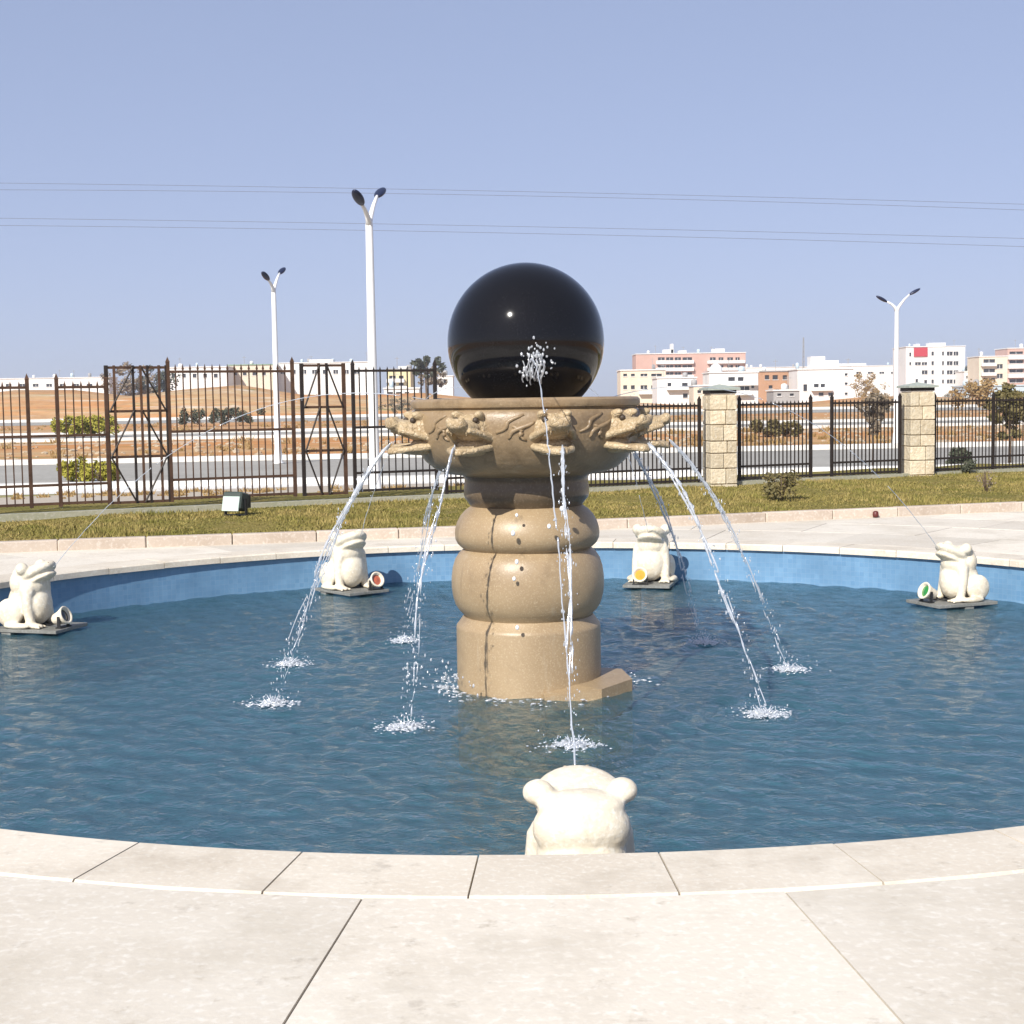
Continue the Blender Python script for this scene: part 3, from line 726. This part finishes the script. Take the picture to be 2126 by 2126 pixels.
fence_panel(735, 905, ZL, 2.20, LR, .106, .016, M_iron, 'tall iron fence panel just left of the fountain column', True, True)
RB = [.30, .50, 1.53]
fence_panel(925, 1180, ZR, 1.60, RB, .082, .017, M_iron, 'low black fence panel hidden behind the fountain column')
fence_panel(1180, 1452, ZR, 1.60, RB, .082, .017, M_iron, 'low black fence panel between the fountain and first stone pillar', False, True)
fence_panel(1535, 1683, ZR, 1.60, RB, .082, .017, M_iron, 'black fence panel right beside the first stone pillar')
fence_panel(1683, 1727, ZR, 1.56, [.30], .5, .017, M_iron, 'narrow gap without bars between two fence posts', False, False, False)
fence_panel(1727, 1868, ZR, 1.60, RB, .082, .017, M_iron, 'black fence panel left of the second stone pillar')
fence_panel(1940, 2062, ZR, 1.60, RB, .082, .015, M_iron, 'black fence panel right of the second stone pillar')
fence_panel(2062, 2240, ZR, 1.60, RB, .082, .015, M_iron, 'black fence panel cut off by the right edge of the picture', False, True)
# plinth under the fence
xa, xb = fx(-150), fx(2240); c = Vector(((xa+xb)/2, 0, 0)); c.y = fence_y(c.x)
L_ = (xb-xa)*math.sqrt(1+FK*FK)
o = tag(MB().box((0, 0, .11), (L_, .22, .30)).build('fence_plinth', M_plinth), 'low grey concrete plinth running under the whole iron fence', 'wall')
o.location = c; o.rotation_euler = (0, 0, FANG)
# stone pillars
def stone_pillar(u0, u1, label):
    x0, x1 = fx(u0), fx(u1); xm = (x0+x1)/2; w_ = (x1-x0)*.86; zb = .06
    e = empty('stone_pillar', (xm, fence_y(xm), zb), (0, 0, FANG*.35)); tag(e, label, 'pillar', 'stone fence pillars')
    H = 1.66; MB().box((0, 0, H/2), (w_-.05, w_-.05, H-.01)).build('core', M_mortar, e)
    z = 0; k = 0; hs = [.17, .26, .25, .20, .27, .24, .25]
    while z < H-.02:
        h = min(hs[k % 7], H-z); 
        sx = w_*random.choice((.42, .5, .58, .36, .63))
        for fy in (-1, 1):
            for (a, b) in ((-w_/2, -w_/2+sx), (-w_/2+sx, w_/2)):
                pr = random.uniform(0, .018)
                MB().bbox(((a+b)/2, fy*(w_/4+pr/2), z+h/2), (b-a-.010, w_/2+pr-.006, h-.012), .010, rotm(0, random.gauss(0, .008), 0)).build('block', M_pillar, e)
        z += h; k += 1
    zc_ = H
    MB().bbox((0, 0, zc_+.030), (w_-.01, w_-.01, .06), .008).build('cap_base', M_iron, e)
    MB().add([(-w_/2-.045, -w_/2-.045, zc_+.06), (w_/2+.045, -w_/2-.045, zc_+.06), (w_/2+.045, w_/2+.045, zc_+.06), (-w_/2-.045, w_/2+.045, zc_+.06),
              (-w_/2-.045, -w_/2-.045, zc_+.095), (w_/2+.045, -w_/2-.045, zc_+.095), (w_/2+.045, w_/2+.045, zc_+.095), (-w_/2-.045, w_/2+.045, zc_+.095), (0, 0, zc_+.16)],
             [(3, 2, 1, 0), (0, 1, 5, 4), (1, 2, 6, 5), (2, 3, 7, 6), (3, 0, 4, 7), (4, 5, 8), (5, 6, 8), (6, 7, 8), (7, 4, 8)]).build('cap', M_cap, e)
stone_pillar(1463, 1525, 'pale stone fence pillar with green cap nearest the fountain')
stone_pillar(1877, 1931, 'pale stone fence pillar with green cap before the white tower block')

# ------------------------------------------------------------------ flood light box on the lawn, small things
p = on_z(490, 1066, .2); p.z = lawn_z(p.x, p.y)
e = empty('flood_light', p, (0, 0, R_(-24))); tag(e, 'pale flood light box on the lawn before the fence', 'flood light')
MB().bbox((0, 0, .20), (.30, .20, .24), .02, rotm(R_(-14), 0, 0)).build('housing', plain('dark_green_metal', (.045, .06, .05), .45), e)
MB().bbox((0, -.112, .175), (.265, .02, .20), .004, rotm(R_(-14), 0, 0)).build('glass', plain('pale_glass', (.52, .62, .56), .15), e)
b = MB(); b.box((-.165, 0, .12), (.014, .05, .24)).box((.165, 0, .12), (.014, .05, .24)).box((0, 0, .012), (.345, .10, .024)); b.build('bracket', M_black, e)
MB().box((.0, .13, .19), (.26, .07, .17)).build('ballast_box', M_black, e)
p = on_z(1817, 1074, 0); o = MB(); o.lathe([(.0, .0), (.034, .004), (.042, .035), (.036, .075), (.02, .088), (.0, .09)], 14)
o = o.build('nozzle_cap', plain('dark_red', (.10, .015, .012), .5), None, True); o.location = (p.x, kerb_y(p.x)-.06, 0); tag(o, 'small dark red cap on the paving at the kerb', 'cap')

# ------------------------------------------------------------------ vegetation
def leaves(mb, c, r, n, ls, hollow=.35, squash=1.0):
    c = Vector(c)
    for _ in range(n):
        d = Vector((random.gauss(0, 1), random.gauss(0, 1), random.gauss(0, 1))).normalized()
        p = c+Vector((d.x*r[0], d.y*r[1], d.z*r[2]))*(hollow+(1-hollow)*random.random()**.6)
        M3 = rotm(random.uniform(0, 6.3), random.uniform(0, 6.3), random.uniform(0, 6.3)); s = ls*random.uniform(.6, 1.3)
        mb.add([p+M3 @ Vector(q) for q in ((-s*.5, 0, 0), (0, -s*.9, 0), (s*.5, 0, 0), (0, s*.9, s*.2))], [(0, 1, 2, 3)])
def tree(name, base, h, crown, trunk_r, mleaf, label, cat='tree', n_cl=22, n_lf=70, ls=.08, group=None, limbs=8, shape='round', trunk_top=None):
    base = Vector(base); e = empty(name, base); tag(e, label, cat, group)
    cz = h-crown[2]; tb = MB(); tt = trunk_top or h*.8
    tb.tube([(0, 0, -.08), (.02*h*.2, 0, tt*.4), (-.01*h, .01*h, tt*.75), (0, 0, tt)], [trunk_r*1.25, trunk_r, trunk_r*.7, trunk_r*.3], 8)
    lv = MB(); cl = []
    for k in range(n_cl):
        while True:
            d = Vector((random.uniform(-1, 1), random.uniform(-1, 1), random.uniform(-1, 1)))
            if d.length < 1: break
        if shape == 'cone': f = .25+.75*(d.z+1)/2; d.x *= f*1.2; d.y *= f*1.2
        c = Vector((d.x*crown[0], d.y*crown[1], cz+d.z*crown[2])); cl.append(c)
        s = random.uniform(.22, .42)*min(crown); leaves(lv, c, (s, s, s*.8), n_lf, ls)
    for k in range(limbs):
        c = random.choice(cl); z0 = random.uniform(max(.15*h, cz-crown[2]), max(cz, .3*h))
        z0 = min(z0, c.z); tb.tube([(0, 0, z0*.9), (c.x*.5, c.y*.5, (z0+c.z)/2), c], [trunk_r*.5, trunk_r*.32, trunk_r*.12], 5)
    tb.build('trunk', M_trunk, e, True); lv.build('crown', mleaf, e)
    return e
def shrub(base, h, w_, mleaf, label, n=900, ls=.04, stems=7, name='shrub', cat='shrub', group=None, n_cl=12):
    base = Vector(base); e = empty(name, base); tag(e, label, cat, group); sb = MB(); lv = MB()
    for k in range(stems):
        a = random.uniform(0, 6.28); q = random.uniform(.2, .9)
        sb.tube([(0, 0, -.04), (q*w_*.25*math.cos(a), q*w_*.25*math.sin(a), h*.45), (q*w_*.45*math.cos(a), q*w_*.45*math.sin(a), h*random.uniform(.65, .95))], [.012, .009, .004], 5)
    for k in range(n_cl):
        a = random.uniform(0, 6.28); q = math.sqrt(random.random()); z = h*random.uniform(.22, .85)
        s = .22*min(w_, h)+.03; leaves(lv, (q*w_*.40*math.cos(a), q*w_*.40*math.sin(a), z), (s, s, s), n//n_cl, ls, .1)
    sb.build('stem', M_trunk, e, True); lv.build('leaves', mleaf, e); return e
def gz(u, v, z=0.0): p = on_z(u, v, z); return p
p = at_y(1812, 985, 33); p.z = -.03
tree('small_tree', p, 1.70, (.40, .40, .42), .022, M_leaf_grey, 'small bare-looking tree behind the fence near the white lamp post', n_cl=20, n_lf=60, ls=.05, shape='cone', group='young trees behind the fence')
p = at_y(2096, 975, 33); p.z = -.03
tree('small_tree', p, 2.02, (.46, .46, .68), .035, M_leaf_olive, 'brownish olive young tree behind the fence at the right edge', n_cl=34, n_lf=80, ls=.06, group='young trees behind the fence')
p = gz(1622, 1030, .2); p.z = lawn_z(p.x, p.y); shrub(p, .42, .50, M_leaf_olive, 'olive shrub on the lawn between the two stone pillars', 900, .03)
p = gz(2048, 1012, .2); p.z = lawn_z(p.x, p.y); shrub(p, .36, .28, M_leaf_grey, 'thin leafless sapling on the lawn at the right', 130, .025, 6)
p = gz(2010, 985, .2); p.z = lawn_z(p.x, p.y); shrub(p, .24, .30, M_leaf_dark, 'small dark shrub on the lawn near the second stone pillar', 400, .025)
for (u, v, hh, ww, lab) in ((150, 1000, .5, .9, 'yellow green bush by the road behind the left fence, leftmost'), (205, 1002, .48, .9, 'yellow green bush by the road behind the left fence, next to lattice pillar')):
    p = gz(u, v, -.02); shrub(p, hh, ww, M_leaf_yellow, lab, 1500, .05, 8, 'roadside_bush', 'bush', 'yellow bushes by the road', 16)
for (u, y, hh, ww, lab, mt_) in ((140, 82, 1.2, 2.0, 'yellow bush by the far road, leftmost of three', M_leaf_yellow), (175, 82, 1.3, 2.2, 'yellow bush by the far road, middle of three', M_leaf_yellow), (212, 82, 1.2, 2.0, 'yellow bush by the far road, rightmost of three', M_leaf_yellow),
                                 (420, 120, 1.6, 5, 'dark bush on the bare earth behind the left fence', M_leaf_dark), (500, 120, 1.5, 5, 'dark bush behind the left fence near the far lamp post', M_leaf_dark),
                                 (1590, 62, .7, 1.6, 'olive bush beyond the road behind the right fence', M_leaf_olive), (1640, 62, .6, 1.4, 'olive bush beyond the road between fence posts', M_leaf_olive),
                                 (2015, 150, 3.2, 5, 'brown bush on the earth left of the right edge tree', M_leaf_brown), (1990, 33.2, .5, .5, 'dark bush at the roadside beside the second stone pillar', M_leaf_dark)):
    p = at_y(u, 900, y); p.z = -.03; shrub(p, hh, ww, mt_, lab, 1300, .05+hh*.05, 6, 'far_bush', 'bush', None, 16)
def ftree(u, vtop, Y, cw, ch, mt_, lab, shape='round', n=22, lf=55):
    p = at_y(u, vtop, Y); h = p.z+.05; p.z = -.05
    tree('far_tree', p, h, (cw, cw, ch), .035*h*.6, mt_, lab, n_cl=n, n_lf=lf, ls=.055*h*.6, shape=shape, group='trees among the far houses')
ftree(884, 741, 210, 2.6, 1.5, M_leaf_dark, 'flat-topped dark tree rising over the houses left of the ball')
ftree(900, 762, 230, 2.2, 1.8, M_leaf_grey, 'greyish tree below the flat-topped dark tree')
ftree(1797, 772, 240, 2.4, 2.8, M_leaf_brown, 'brown autumn tree beside the white three-storey house')
ftree(1812, 790, 225, 2.3, 2.0, M_leaf_brown, 'lower brown autumn tree right of the other autumn tree')
ftree(1835, 812, 215, 2.4, 1.3, M_leaf_dark, 'dark green tree left of the white lamp post')
ftree(1962, 810, 235, 2.0, 1.5, M_leaf_dark, 'small dark tree at the foot of the white tower block')
ftree(2012, 752, 440, 2.4, 4.2, M_leaf_dark, 'dark tree right behind the white tower block')
ftree(850, 822, 190, 2.6, 1.0, M_leaf_grey, 'grey green tree behind the fence left of the basin')
ftree(820, 826, 185, 2.2, 1.0, M_leaf_dark, 'dark tree in front of the yellow apartment block')
ftree(270, 757, 260, 5.0, 3.4, M_leaf_grey, 'grey tree behind the left lattice pillar', n=26)
ftree(325, 758, 265, 4.5, 3.4, M_leaf_dark, 'dark tree behind the right edge of the left lattice pillar', n=26)

rb = MB(); sc_ = MB()
for k in range(1500):
    Y = random.choice((random.uniform(46.5, 74), random.uniform(94, 148), random.uniform(46.5, 74))); x = random.uniform(-.42, .42)*Y
    Y2 = Y+RK*x; r = random.uniform(.03, .14)*(1+.3*(random.random() > .95))
    rb.ico((x, Y2, -.02), (r*random.uniform(.8, 1.6), r*random.uniform(.8, 1.6), r*.6), 1, rotm(0, 0, random.uniform(0, 6)))
for k in range(420):
    Y = random.choice((random.uniform(46.5, 74), random.uniform(94, 148), random.uniform(27.5, 29))); x = random.uniform(-.42, .42)*Y; Y2 = Y+RK*x
    h = random.uniform(.08, .35) if Y > 40 else random.uniform(.04, .12)
    for q in range(26):
        a = random.uniform(0, 6.28); l = h*random.uniform(.5, 1.1); b_ = Vector((x+random.gauss(0, h*.5), Y2+random.gauss(0, h*.5), -.03)); w_ = .02+.03*h
        sc_.add([b_-Vector((w_, 0, 0)), b_+Vector((w_, 0, 0)), b_+Vector((math.cos(a)*l*.6, math.sin(a)*l*.6, l))], [(0, 1, 2)])
tag(rb.build('rubble', M_mortar), 'loose stones scattered over the bare earth beyond the road', 'rubble', kind='stuff')
tag(sc_.build('scrub', M_leaf_brown), 'dry scrub tufts scattered over the earth beyond the fence', 'scrub', kind='stuff')

# ------------------------------------------------------------------ far buildings
M_bwhite = stone('white_render', (.74, .73, .71), (.66, .65, .62), (.78, .78, .77), .8, .25, 3, .05, .01, kind='World')
M_bcream = stone('cream_render', (.68, .60, .48), (.60, .52, .40), (.72, .66, .55), .8, .25, 3, .05, .01, kind='World')
M_bpink = stone('pink_brick', (.53, .35, .29), (.47, .30, .245), (.57, .40, .34), .8, .25, 4, .05, .01, kind='World')
M_bbrown = stone('brown_brick', (.42, .24, .14), (.36, .20, .11), (.46, .29, .19), .8, .25, 4, .05, .01, kind='World')
M_bgrey = stone('grey_roof', (.34, .33, .32), (.28, .27, .26), (.38, .37, .36), .8, .25, 4, .05, .01, kind='World')
M_yellow = stone('pale_yellow_render', (.66, .58, .34), (.60, .52, .30), (.70, .63, .42), .8, .25, 4, .05, .01, kind='World')
M_pane = plain('dark_window', (.035, .035, .04), .15, 0, .5, .3)
M_sign = plain('red_sign', (.45, .035, .05), .5)
M_green = plain('green_roof', (.20, .30, .18), .6)
def building(name, u0, u1, vtop, Y, depth, mt_, label, openings=(), balc=(), roofs=(), rot=0, cols=None, mt_roof=None):
    """openings / balconies in photo pixels (u0, u1, v0, v1) on the front plane at distance Y"""
    A = at_y(u0, vtop, Y); B = at_y(u1, vtop, Y); w_ = B.x-A.x; H = max(A.z, B.z); x0 = A.x
    e = empty(name, (x0+w_/2, Y, -.05)); tag(e, label, 'building')
    def loc(u, v): q = at_y(u, v, Y); return q.x-x0-w_/2, q.z+.05
    ops = []
    for (a, b, c_, d) in openings:
        xa_, z1_ = loc(a, c_); xb_, z0_ = loc(b, d); ops.append((xa_, xb_, z0_, z1_))
    H += .05
    xs = sorted(set([-w_/2, w_/2]+[k for o_ in ops for k in o_[:2]])); zs = sorted(set([0, H]+[k for o_ in ops for k in o_[2:]]))
    mb = MB(); T = .35
    for i in range(len(xs)-1):
        run = None
        for j in range(len(zs)-1):
            cx, cz = (xs[i]+xs[i+1])/2, (zs[j]+zs[j+1])/2
            hole = any(o_[0] < cx < o_[1] and o_[2] < cz < o_[3] for o_ in ops)
            if not hole:
                if run is None: run = zs[j]
            if (hole or j == len(zs)-2) and run is not None:
                top = zs[j] if hole else zs[j+1]
                mb.box((cx, T/2, (run+top)/2), (xs[i+1]-xs[i], T, top-run)); run = None
    mb.box((0, T+.02+depth/2, H/2-.01), (w_-.02, depth, H-.03)); mb.build('wall', mt_, e)
    for o_ in ops:
        wd = MB().box(((o_[0]+o_[1])/2, T-.05, (o_[2]+o_[3])/2), (o_[1]-o_[0]-.02, .06, o_[3]-o_[2]-.02)).build('window', M_pane, e)
        if o_[1]-o_[0] > 1.2: MB().box(((o_[0]+o_[1])/2, T-.10, (o_[2]+o_[3])/2), (.10, .05, o_[3]-o_[2]-.03)).build('mullion', M_bwhite, wd)
        MB().box(((o_[0]+o_[1])/2, -.06, o_[2]-.06), (o_[1]-o_[0]+.2, .12, .10)).build('sill', M_bwhite, wd)
    for (a, b, c_, d) in balc:
        xa_, z1_ = loc(a, c_); xb_, z0_ = loc(b, d)
        MB().box(((xa_+xb_)/2, -.55, (z0_+z1_)/2), (xb_-xa_, 1.08, z1_-z0_)).build('balcony', M_bwhite, e)
    MB().box((0, T+depth/2-.1, H+.12), (w_+.3, depth+.9, .22)).build('parapet', mt_roof or M_bwhite, e)
    for (a, b, c_) in roofs:
        xa_, z1_ = loc(a, c_); xb_, _z = loc(b, c_)
        MB().box(((xa_+xb_)/2, 3, (H+z1_)/2+.1), (xb_-xa_, 3.5, max(.3, z1_-H)+.2)).build('roof_house', M_bwhite, e)
    return e
def grid(us, vs): return [(a, b, c_, d) for (a, b) in us for (c_, d) in vs]
building('apartment_block', 1320, 1548, 736, 420, 12, M_bpink, 'pink brick apartment block with white balcony bands and roof parapet',
         grid([(1366, 1380), (1383, 1398), (1401, 1414), (1417, 1437), (1474, 1486), (1492, 1502), (1510, 1522), (1527, 1536)], [(742, 748), (758, 763), (773, 778)]),
         [(1362, 1440, 749, 755), (1362, 1440, 764, 770), (1362, 1440, 780, 786), (1468, 1546, 749, 754), (1468, 1546, 764, 769), (1505, 1546, 779, 785)], [(1378, 1400, 727), (1410, 1426, 729), (1486, 1506, 725), (1394, 1399, 715)])
building('low_house', 1288, 1382, 770, 300, 9, M_bcream, 'cream low house left of the pink block, just right of the ball', grid([(1294, 1302), (1310, 1318), (1330, 1344), (1352, 1374)], [(776, 781), (800, 808)]), [(1326, 1382, 812, 818)])
building('flat_roof_house', 1364, 1446, 786, 270, 9, M_bwhite, 'white flat-roofed low house in front of the pink block', grid([(1386, 1394), (1416, 1428), (1436, 1441)], [(795, 802)])+[(1418, 1428, 817, 826)], [(1384, 1446, 805, 809)])
e = building('villa', 1472, 1574, 775, 255, 8, M_bwhite, 'white house with round dome tank beside the first stone pillar', grid([(1512, 1526), (1532, 1544)], [(783, 791)])+[(1536, 1556, 802, 810), (1560, 1566, 794, 806)], [(1500, 1572, 794, 800), (1520, 1560, 814, 820)])
q = at_y(1489, 772, 255); d_ = MB().lathe([(1.1, 0), (1.15, .5), (1.0, 1.1), (.7, 1.5), (.3, 1.72), (.01, 1.78)], 20, (q.x-e.location.x, 1.6, q.z-.2)); d_.build('dome_tank', M_bwhite, e, True)
building('brick_house', 1575, 1652, 772, 300, 9, M_bbrown, 'brown brick house with dark windows between two white houses', grid([(1588, 1597), (1604, 1615), (1625, 1634)], [(779, 788)])+grid([(1596, 1604), (1622, 1646)], [(800, 807)])+[(1608, 1618, 808, 816)], (), (), mt_roof=M_bgrey)
building('three_storey_house', 1656, 1772, 768, 290, 9, M_bwhite, 'white three-storey house with roof tower left of the autumn trees',
         grid([(1690, 1700), (1704, 1713)], [(797, 804)])+grid([(1754, 1760)], [(775, 780), (794, 799), (815, 820)])+[(1668, 1676, 798, 812), (1700, 1710, 815, 822), (1720, 1730, 815, 822)], [(1684, 1726, 806, 811)], [(1686, 1716, 742), (1716, 1744, 750)])
building('long_building', 1548, 1872, 764, 520, 10, M_bwhite, 'long low white building far behind the other houses', grid([(1586+i*24, 1596+i*24) for i in range(12)], [(772, 776)]), (), [(1740, 1800, 756)])
e = building('tower_block', 1881, 2004, 721, 420, 14, M_bwhite, 'white tower block with red sign right of the lamp post',
         grid([(1966, 1978), (1980, 1990)], [(730, 738), (750, 758), (769, 777), (788, 796)])+grid([(1956, 1960), (1934, 1939)], [(730, 738), (750, 758), (769, 777), (788, 796)])+grid([(1900, 1912), (1914, 1925)], [(752, 758)])+[(1914, 1926, 769, 777), (1901, 1906, 787, 798), (1919, 1925, 789, 796), (1888, 1892, 732, 740), (1888, 1892, 752, 758)], (), [(1932, 1966, 713), (1905, 1912, 715)])
qa = at_y(1897, 722, 420); qb = at_y(1925, 740, 420)
MB().box(((qa.x+qb.x)/2-e.location.x, -.2, (qa.z+qb.z)/2+.05), (qb.x-qa.x, .3, qa.z-qb.z)).build('sign', M_sign, e)
building('annex', 2002, 2016, 772, 410, 8, M_bwhite, 'small white annex joined to the right of the tower block', [(2006, 2011, 780, 786)])
building('balcony_block', 2033, 2092, 741, 400, 10, M_bcream, 'cream block with brown balconies at the right edge, lower wing', grid([(2042, 2066)], [(746, 753), (766, 773), (785, 792)])+[(2070, 2082, 756, 765), (2070, 2082, 776, 785)], [(2036, 2066, 755, 760), (2036, 2066, 774, 780)])
building('balcony_block', 2092, 2190, 724, 400, 10, M_bpink, 'pinkish block with white balcony bands cut by the right edge', grid([(2096, 2124), (2128, 2160)], [(730, 735), (748, 754), (767, 773), (787, 794)]), [(2092, 2190, 738, 745), (2092, 2190, 757, 764), (2092, 2190, 776, 783)])
building('yellow_block', 803, 852, 768, 300, 9, M_yellow, 'pale yellow apartment block with white bands left of the ball', grid([(808, 822), (828, 838)], [(780, 786), (795, 800)]), [(803, 840, 787, 794), (803, 846, 802, 808)], [(826, 844, 762)], mt_roof=M_bgrey)
building('arcade_house', 797, 870, 808, 240, 7, M_bwhite, 'low white house with brown windows under the yellow block', grid([(806, 816), (822, 834), (840, 850)], [(814, 822)]), ())
building('white_hut', 908, 940, 782, 330, 7, M_bwhite, 'small white house tucked against the left side of the ball', [(921, 926, 790, 796), (912, 916, 790, 796)], ())
building('far_shed', 345, 470, 764, 360, 9, M_bwhite, 'white low building behind the tall fence panel, leftmost of three', grid([(356+i*22, 364+i*22) for i in range(5)], [(776, 784)]), ())
building('far_shed', 474, 566, 759, 370, 9, M_bcream, 'cream low building behind the tall fence panel by far lamp post', grid([(484+i*20, 492+i*20) for i in range(4)], [(772, 779)]), (), (), mt_roof=M_green)
building('far_shed', 570, 764, 755, 380, 9, M_bwhite, 'long white low building between the two left lamp posts', grid([(582+i*22, 592+i*22) for i in range(8)], [(768, 776)]), (), [(640, 690, 748)])
building('far_shed', -120, 226, 789, 420, 9, M_bwhite, 'long white low building behind the leftmost fence panels', grid([(-100+i*28, -88+i*28) for i in range(11)], [(797, 803)]), ())
building('small_house', 1440, 1480, 802, 240, 6, M_bcream, 'small cream house squeezed between the flat-roofed and domed houses', [(1448, 1456, 810, 816), (1464, 1472, 810, 816)])
building('small_house', 1606, 1660, 812, 232, 6, M_bgrey, 'small grey house in front of the brown brick house', [(1614, 1622, 817, 822), (1640, 1648, 817, 822)])
M_blue = plain('pale_blue_sheet', (.46, .55, .60), .4)
building('long_shed', 2006, 2190, 803, 255, 8, M_blue, 'long pale blue shed low behind the right edge tree', [(2020+i*26, 2032+i*26, 812, 818) for i in range(6)], (), (), mt_roof=M_blue)
k = 0
for o in list(bpy.data.objects):                              # tanks and aerials on the roofs
    if o.type == 'EMPTY' and o.get('category') == 'building':
        par = [c for c in o.children if c.name.startswith('parapet')]
        if not par: continue
        cs = [v_.co for v_ in par[0].data.vertices]; x0, x1 = min(c.x for c in cs), max(c.x for c in cs); zt = max(c.z for c in cs)
        for q in range(max(1, int((x1-x0)/6))):
            x = random.uniform(x0+.5, x1-.5); r = random.uniform(.35, .6); hh = random.uniform(.6, 1.1)
            MB().lathe([(r, 0), (r, hh), (r*.6, hh+.18), (.01, hh+.22)], 10, (x, random.uniform(2, 5), zt)).build('roof_tank', random.choice((M_bgrey, M_bwhite, M_blue)), o, True)
        for q in range(max(1, int((x1-x0)/9))):
            x = random.uniform(x0+.5, x1-.5); hh = random.uniform(1.2, 2.6)
            MB().tube([(x, 1.5, zt), (x, 1.5, zt+hh)], .05, 5).tube([(x-.5, 1.5, zt+hh*.85), (x+.5, 1.5, zt+hh*.85)], .035, 5).build('aerial', M_bgrey, o)
# thin lattice mast among the houses
q = at_y(1668, 700, 330); e = empty('antenna_mast', (q.x, 330, -.05)); tag(e, 'thin steel lattice mast rising behind the white three-storey house', 'mast')
H = q.z
for s_ in ((-.4, -.4), (.4, -.4), (0, .4)): MB().tube([(s_[0], s_[1], 0), (s_[0]*.25, s_[1]*.25, H)], .05, 5).build('mast_leg', M_bgrey, e)
for k in range(9):
    z = H*(.3+.075*k); f = 1-.75*z/H; MB().tube([(-.4*f, -.4*f, z), (.4*f, -.4*f, z+H*.06), (0, .4*f, z+H*.03), (-.4*f, -.4*f, z)], .03, 4).build('mast_brace', M_bgrey, e)

# ------------------------------------------------------------------ street lamps
def lamp(u, vtop, Y, rz, label):
    p = at_y(u, vtop, Y); H = p.z+.02; e = empty('street_lamp', (p.x, Y, -.02), (0, 0, rz)); tag(e, label, 'street lamp', 'white double street lamps')
    MB().lathe([(.17, 0), (.17, .03), (.12, .05), (.105, .35), (.095, .40), (.088, 1.2), (.066, H-.55), (.055, H-.45)], 16).build('pole', M_white, e, True)
    for s_, L_, up in ((-1, .46, .22), (1, .58, .52)):
        pts = [(0, 0, H-.6), (s_*.06, 0, H-.42), (s_*L_*.45, 0, H-.40+up*.45), (s_*L_*.8, 0, H-.40+up*.8)]
        MB().tube(pts, [.055, .05, .036, .03], 10).build('arm', M_white, e, True)
        hd = MB(); R3 = rotm(0, -s_*R_(28), 0); hd.ico((s_*(L_*.8+.17), 0, H-.40+up*.8+.085), (.23, .095, .055), 3, R3)
        hd.build('lamp_head', M_lamphead, e, True)
    return e
lamp(765, 402, 26.0, R_(76), 'tall white double street lamp, nearest, cut by the top of the photograph')
lamp(567, 566, 41.5, R_(76), 'white double street lamp left of the tall nearest lamp')
lamp(1862, 612, 50, R_(8), 'white double street lamp with spread arms at the right')

# ------------------------------------------------------------------ power lines between poles out of view
def ppole(x, Y, h, label):
    e = empty('utility_pole', (x, Y, -.05)); tag(e, label, 'utility pole', 'poles carrying the power lines')
    MB().lathe([(.22, 0), (.15, h)], 12).build('pole', M_bgrey, e, True)
    MB().box((0, 0, h-.4), (.12, 3.2, .12)).build('cross_arm', M_bgrey, e); MB().box((0, .2, h-3.4), (.12, 3.2, .12)).build('cross_arm', M_bgrey, e)
YW = 95
def wire(pts_uv, yo, label):
    (u0, v0), (u1, v1), (u2, v2) = pts_uv; A = at_y(u0, v0, YW+yo); B = at_y(u1, v1, YW+yo); C = at_y(u2, v2, YW+yo)
    xs = np.array([A.x, B.x, C.x]); cf = np.polyfit(xs, [A.z, B.z, C.z], 2)
    X_ = np.linspace(-62, 62, 60); pts = [(x-0, YW+yo, float(np.polyval(cf, x))) for x in X_]
    o = MB().tube(pts, .012, 5).build('power_line', M_wire, None, True); tag(o, label, 'power line', 'power lines across the sky')
    return pts[0], pts[-1]
E_ = []
E_.append(wire([(0, 380), (1000, 396), (2126, 424)], 1.4, 'highest power line crossing the sky above the ball'))
E_.append(wire([(0, 394), (1000, 405), (2126, 436)], -1.2, 'second highest power line crossing the sky'))
E_.append(wire([(0, 453), (1063, 470), (2126, 495)], 1.2, 'upper of the two lower power lines in the sky'))
E_.append(wire([(0, 468), (1063, 484), (2126, 512)], -1.4, 'lowest power line crossing the sky'))
ppole(-62, YW, max(a[0][2] for a in E_)+.6, 'utility pole far left carrying the power lines'); ppole(62, YW, max(a[1][2] for a in E_)+.6, 'utility pole far right carrying the power lines')

# ------------------------------------------------------------------ thin haze over the whole place
M, N, out = mat('haze_air'); pv = nd(N, 'ShaderNodeVolumePrincipled'); pv.inputs['Color'].default_value = (.84, .90, 1.0, 1)
pv.inputs['Density'].default_value = .0004; pv.inputs['Anisotropy'].default_value = .05; N.links.new(pv.outputs[0], out.inputs['Volume'])
tag(MB().box((0, 0, 30), (9400, 9400, 64)).build('haze', M), kind='stuff')
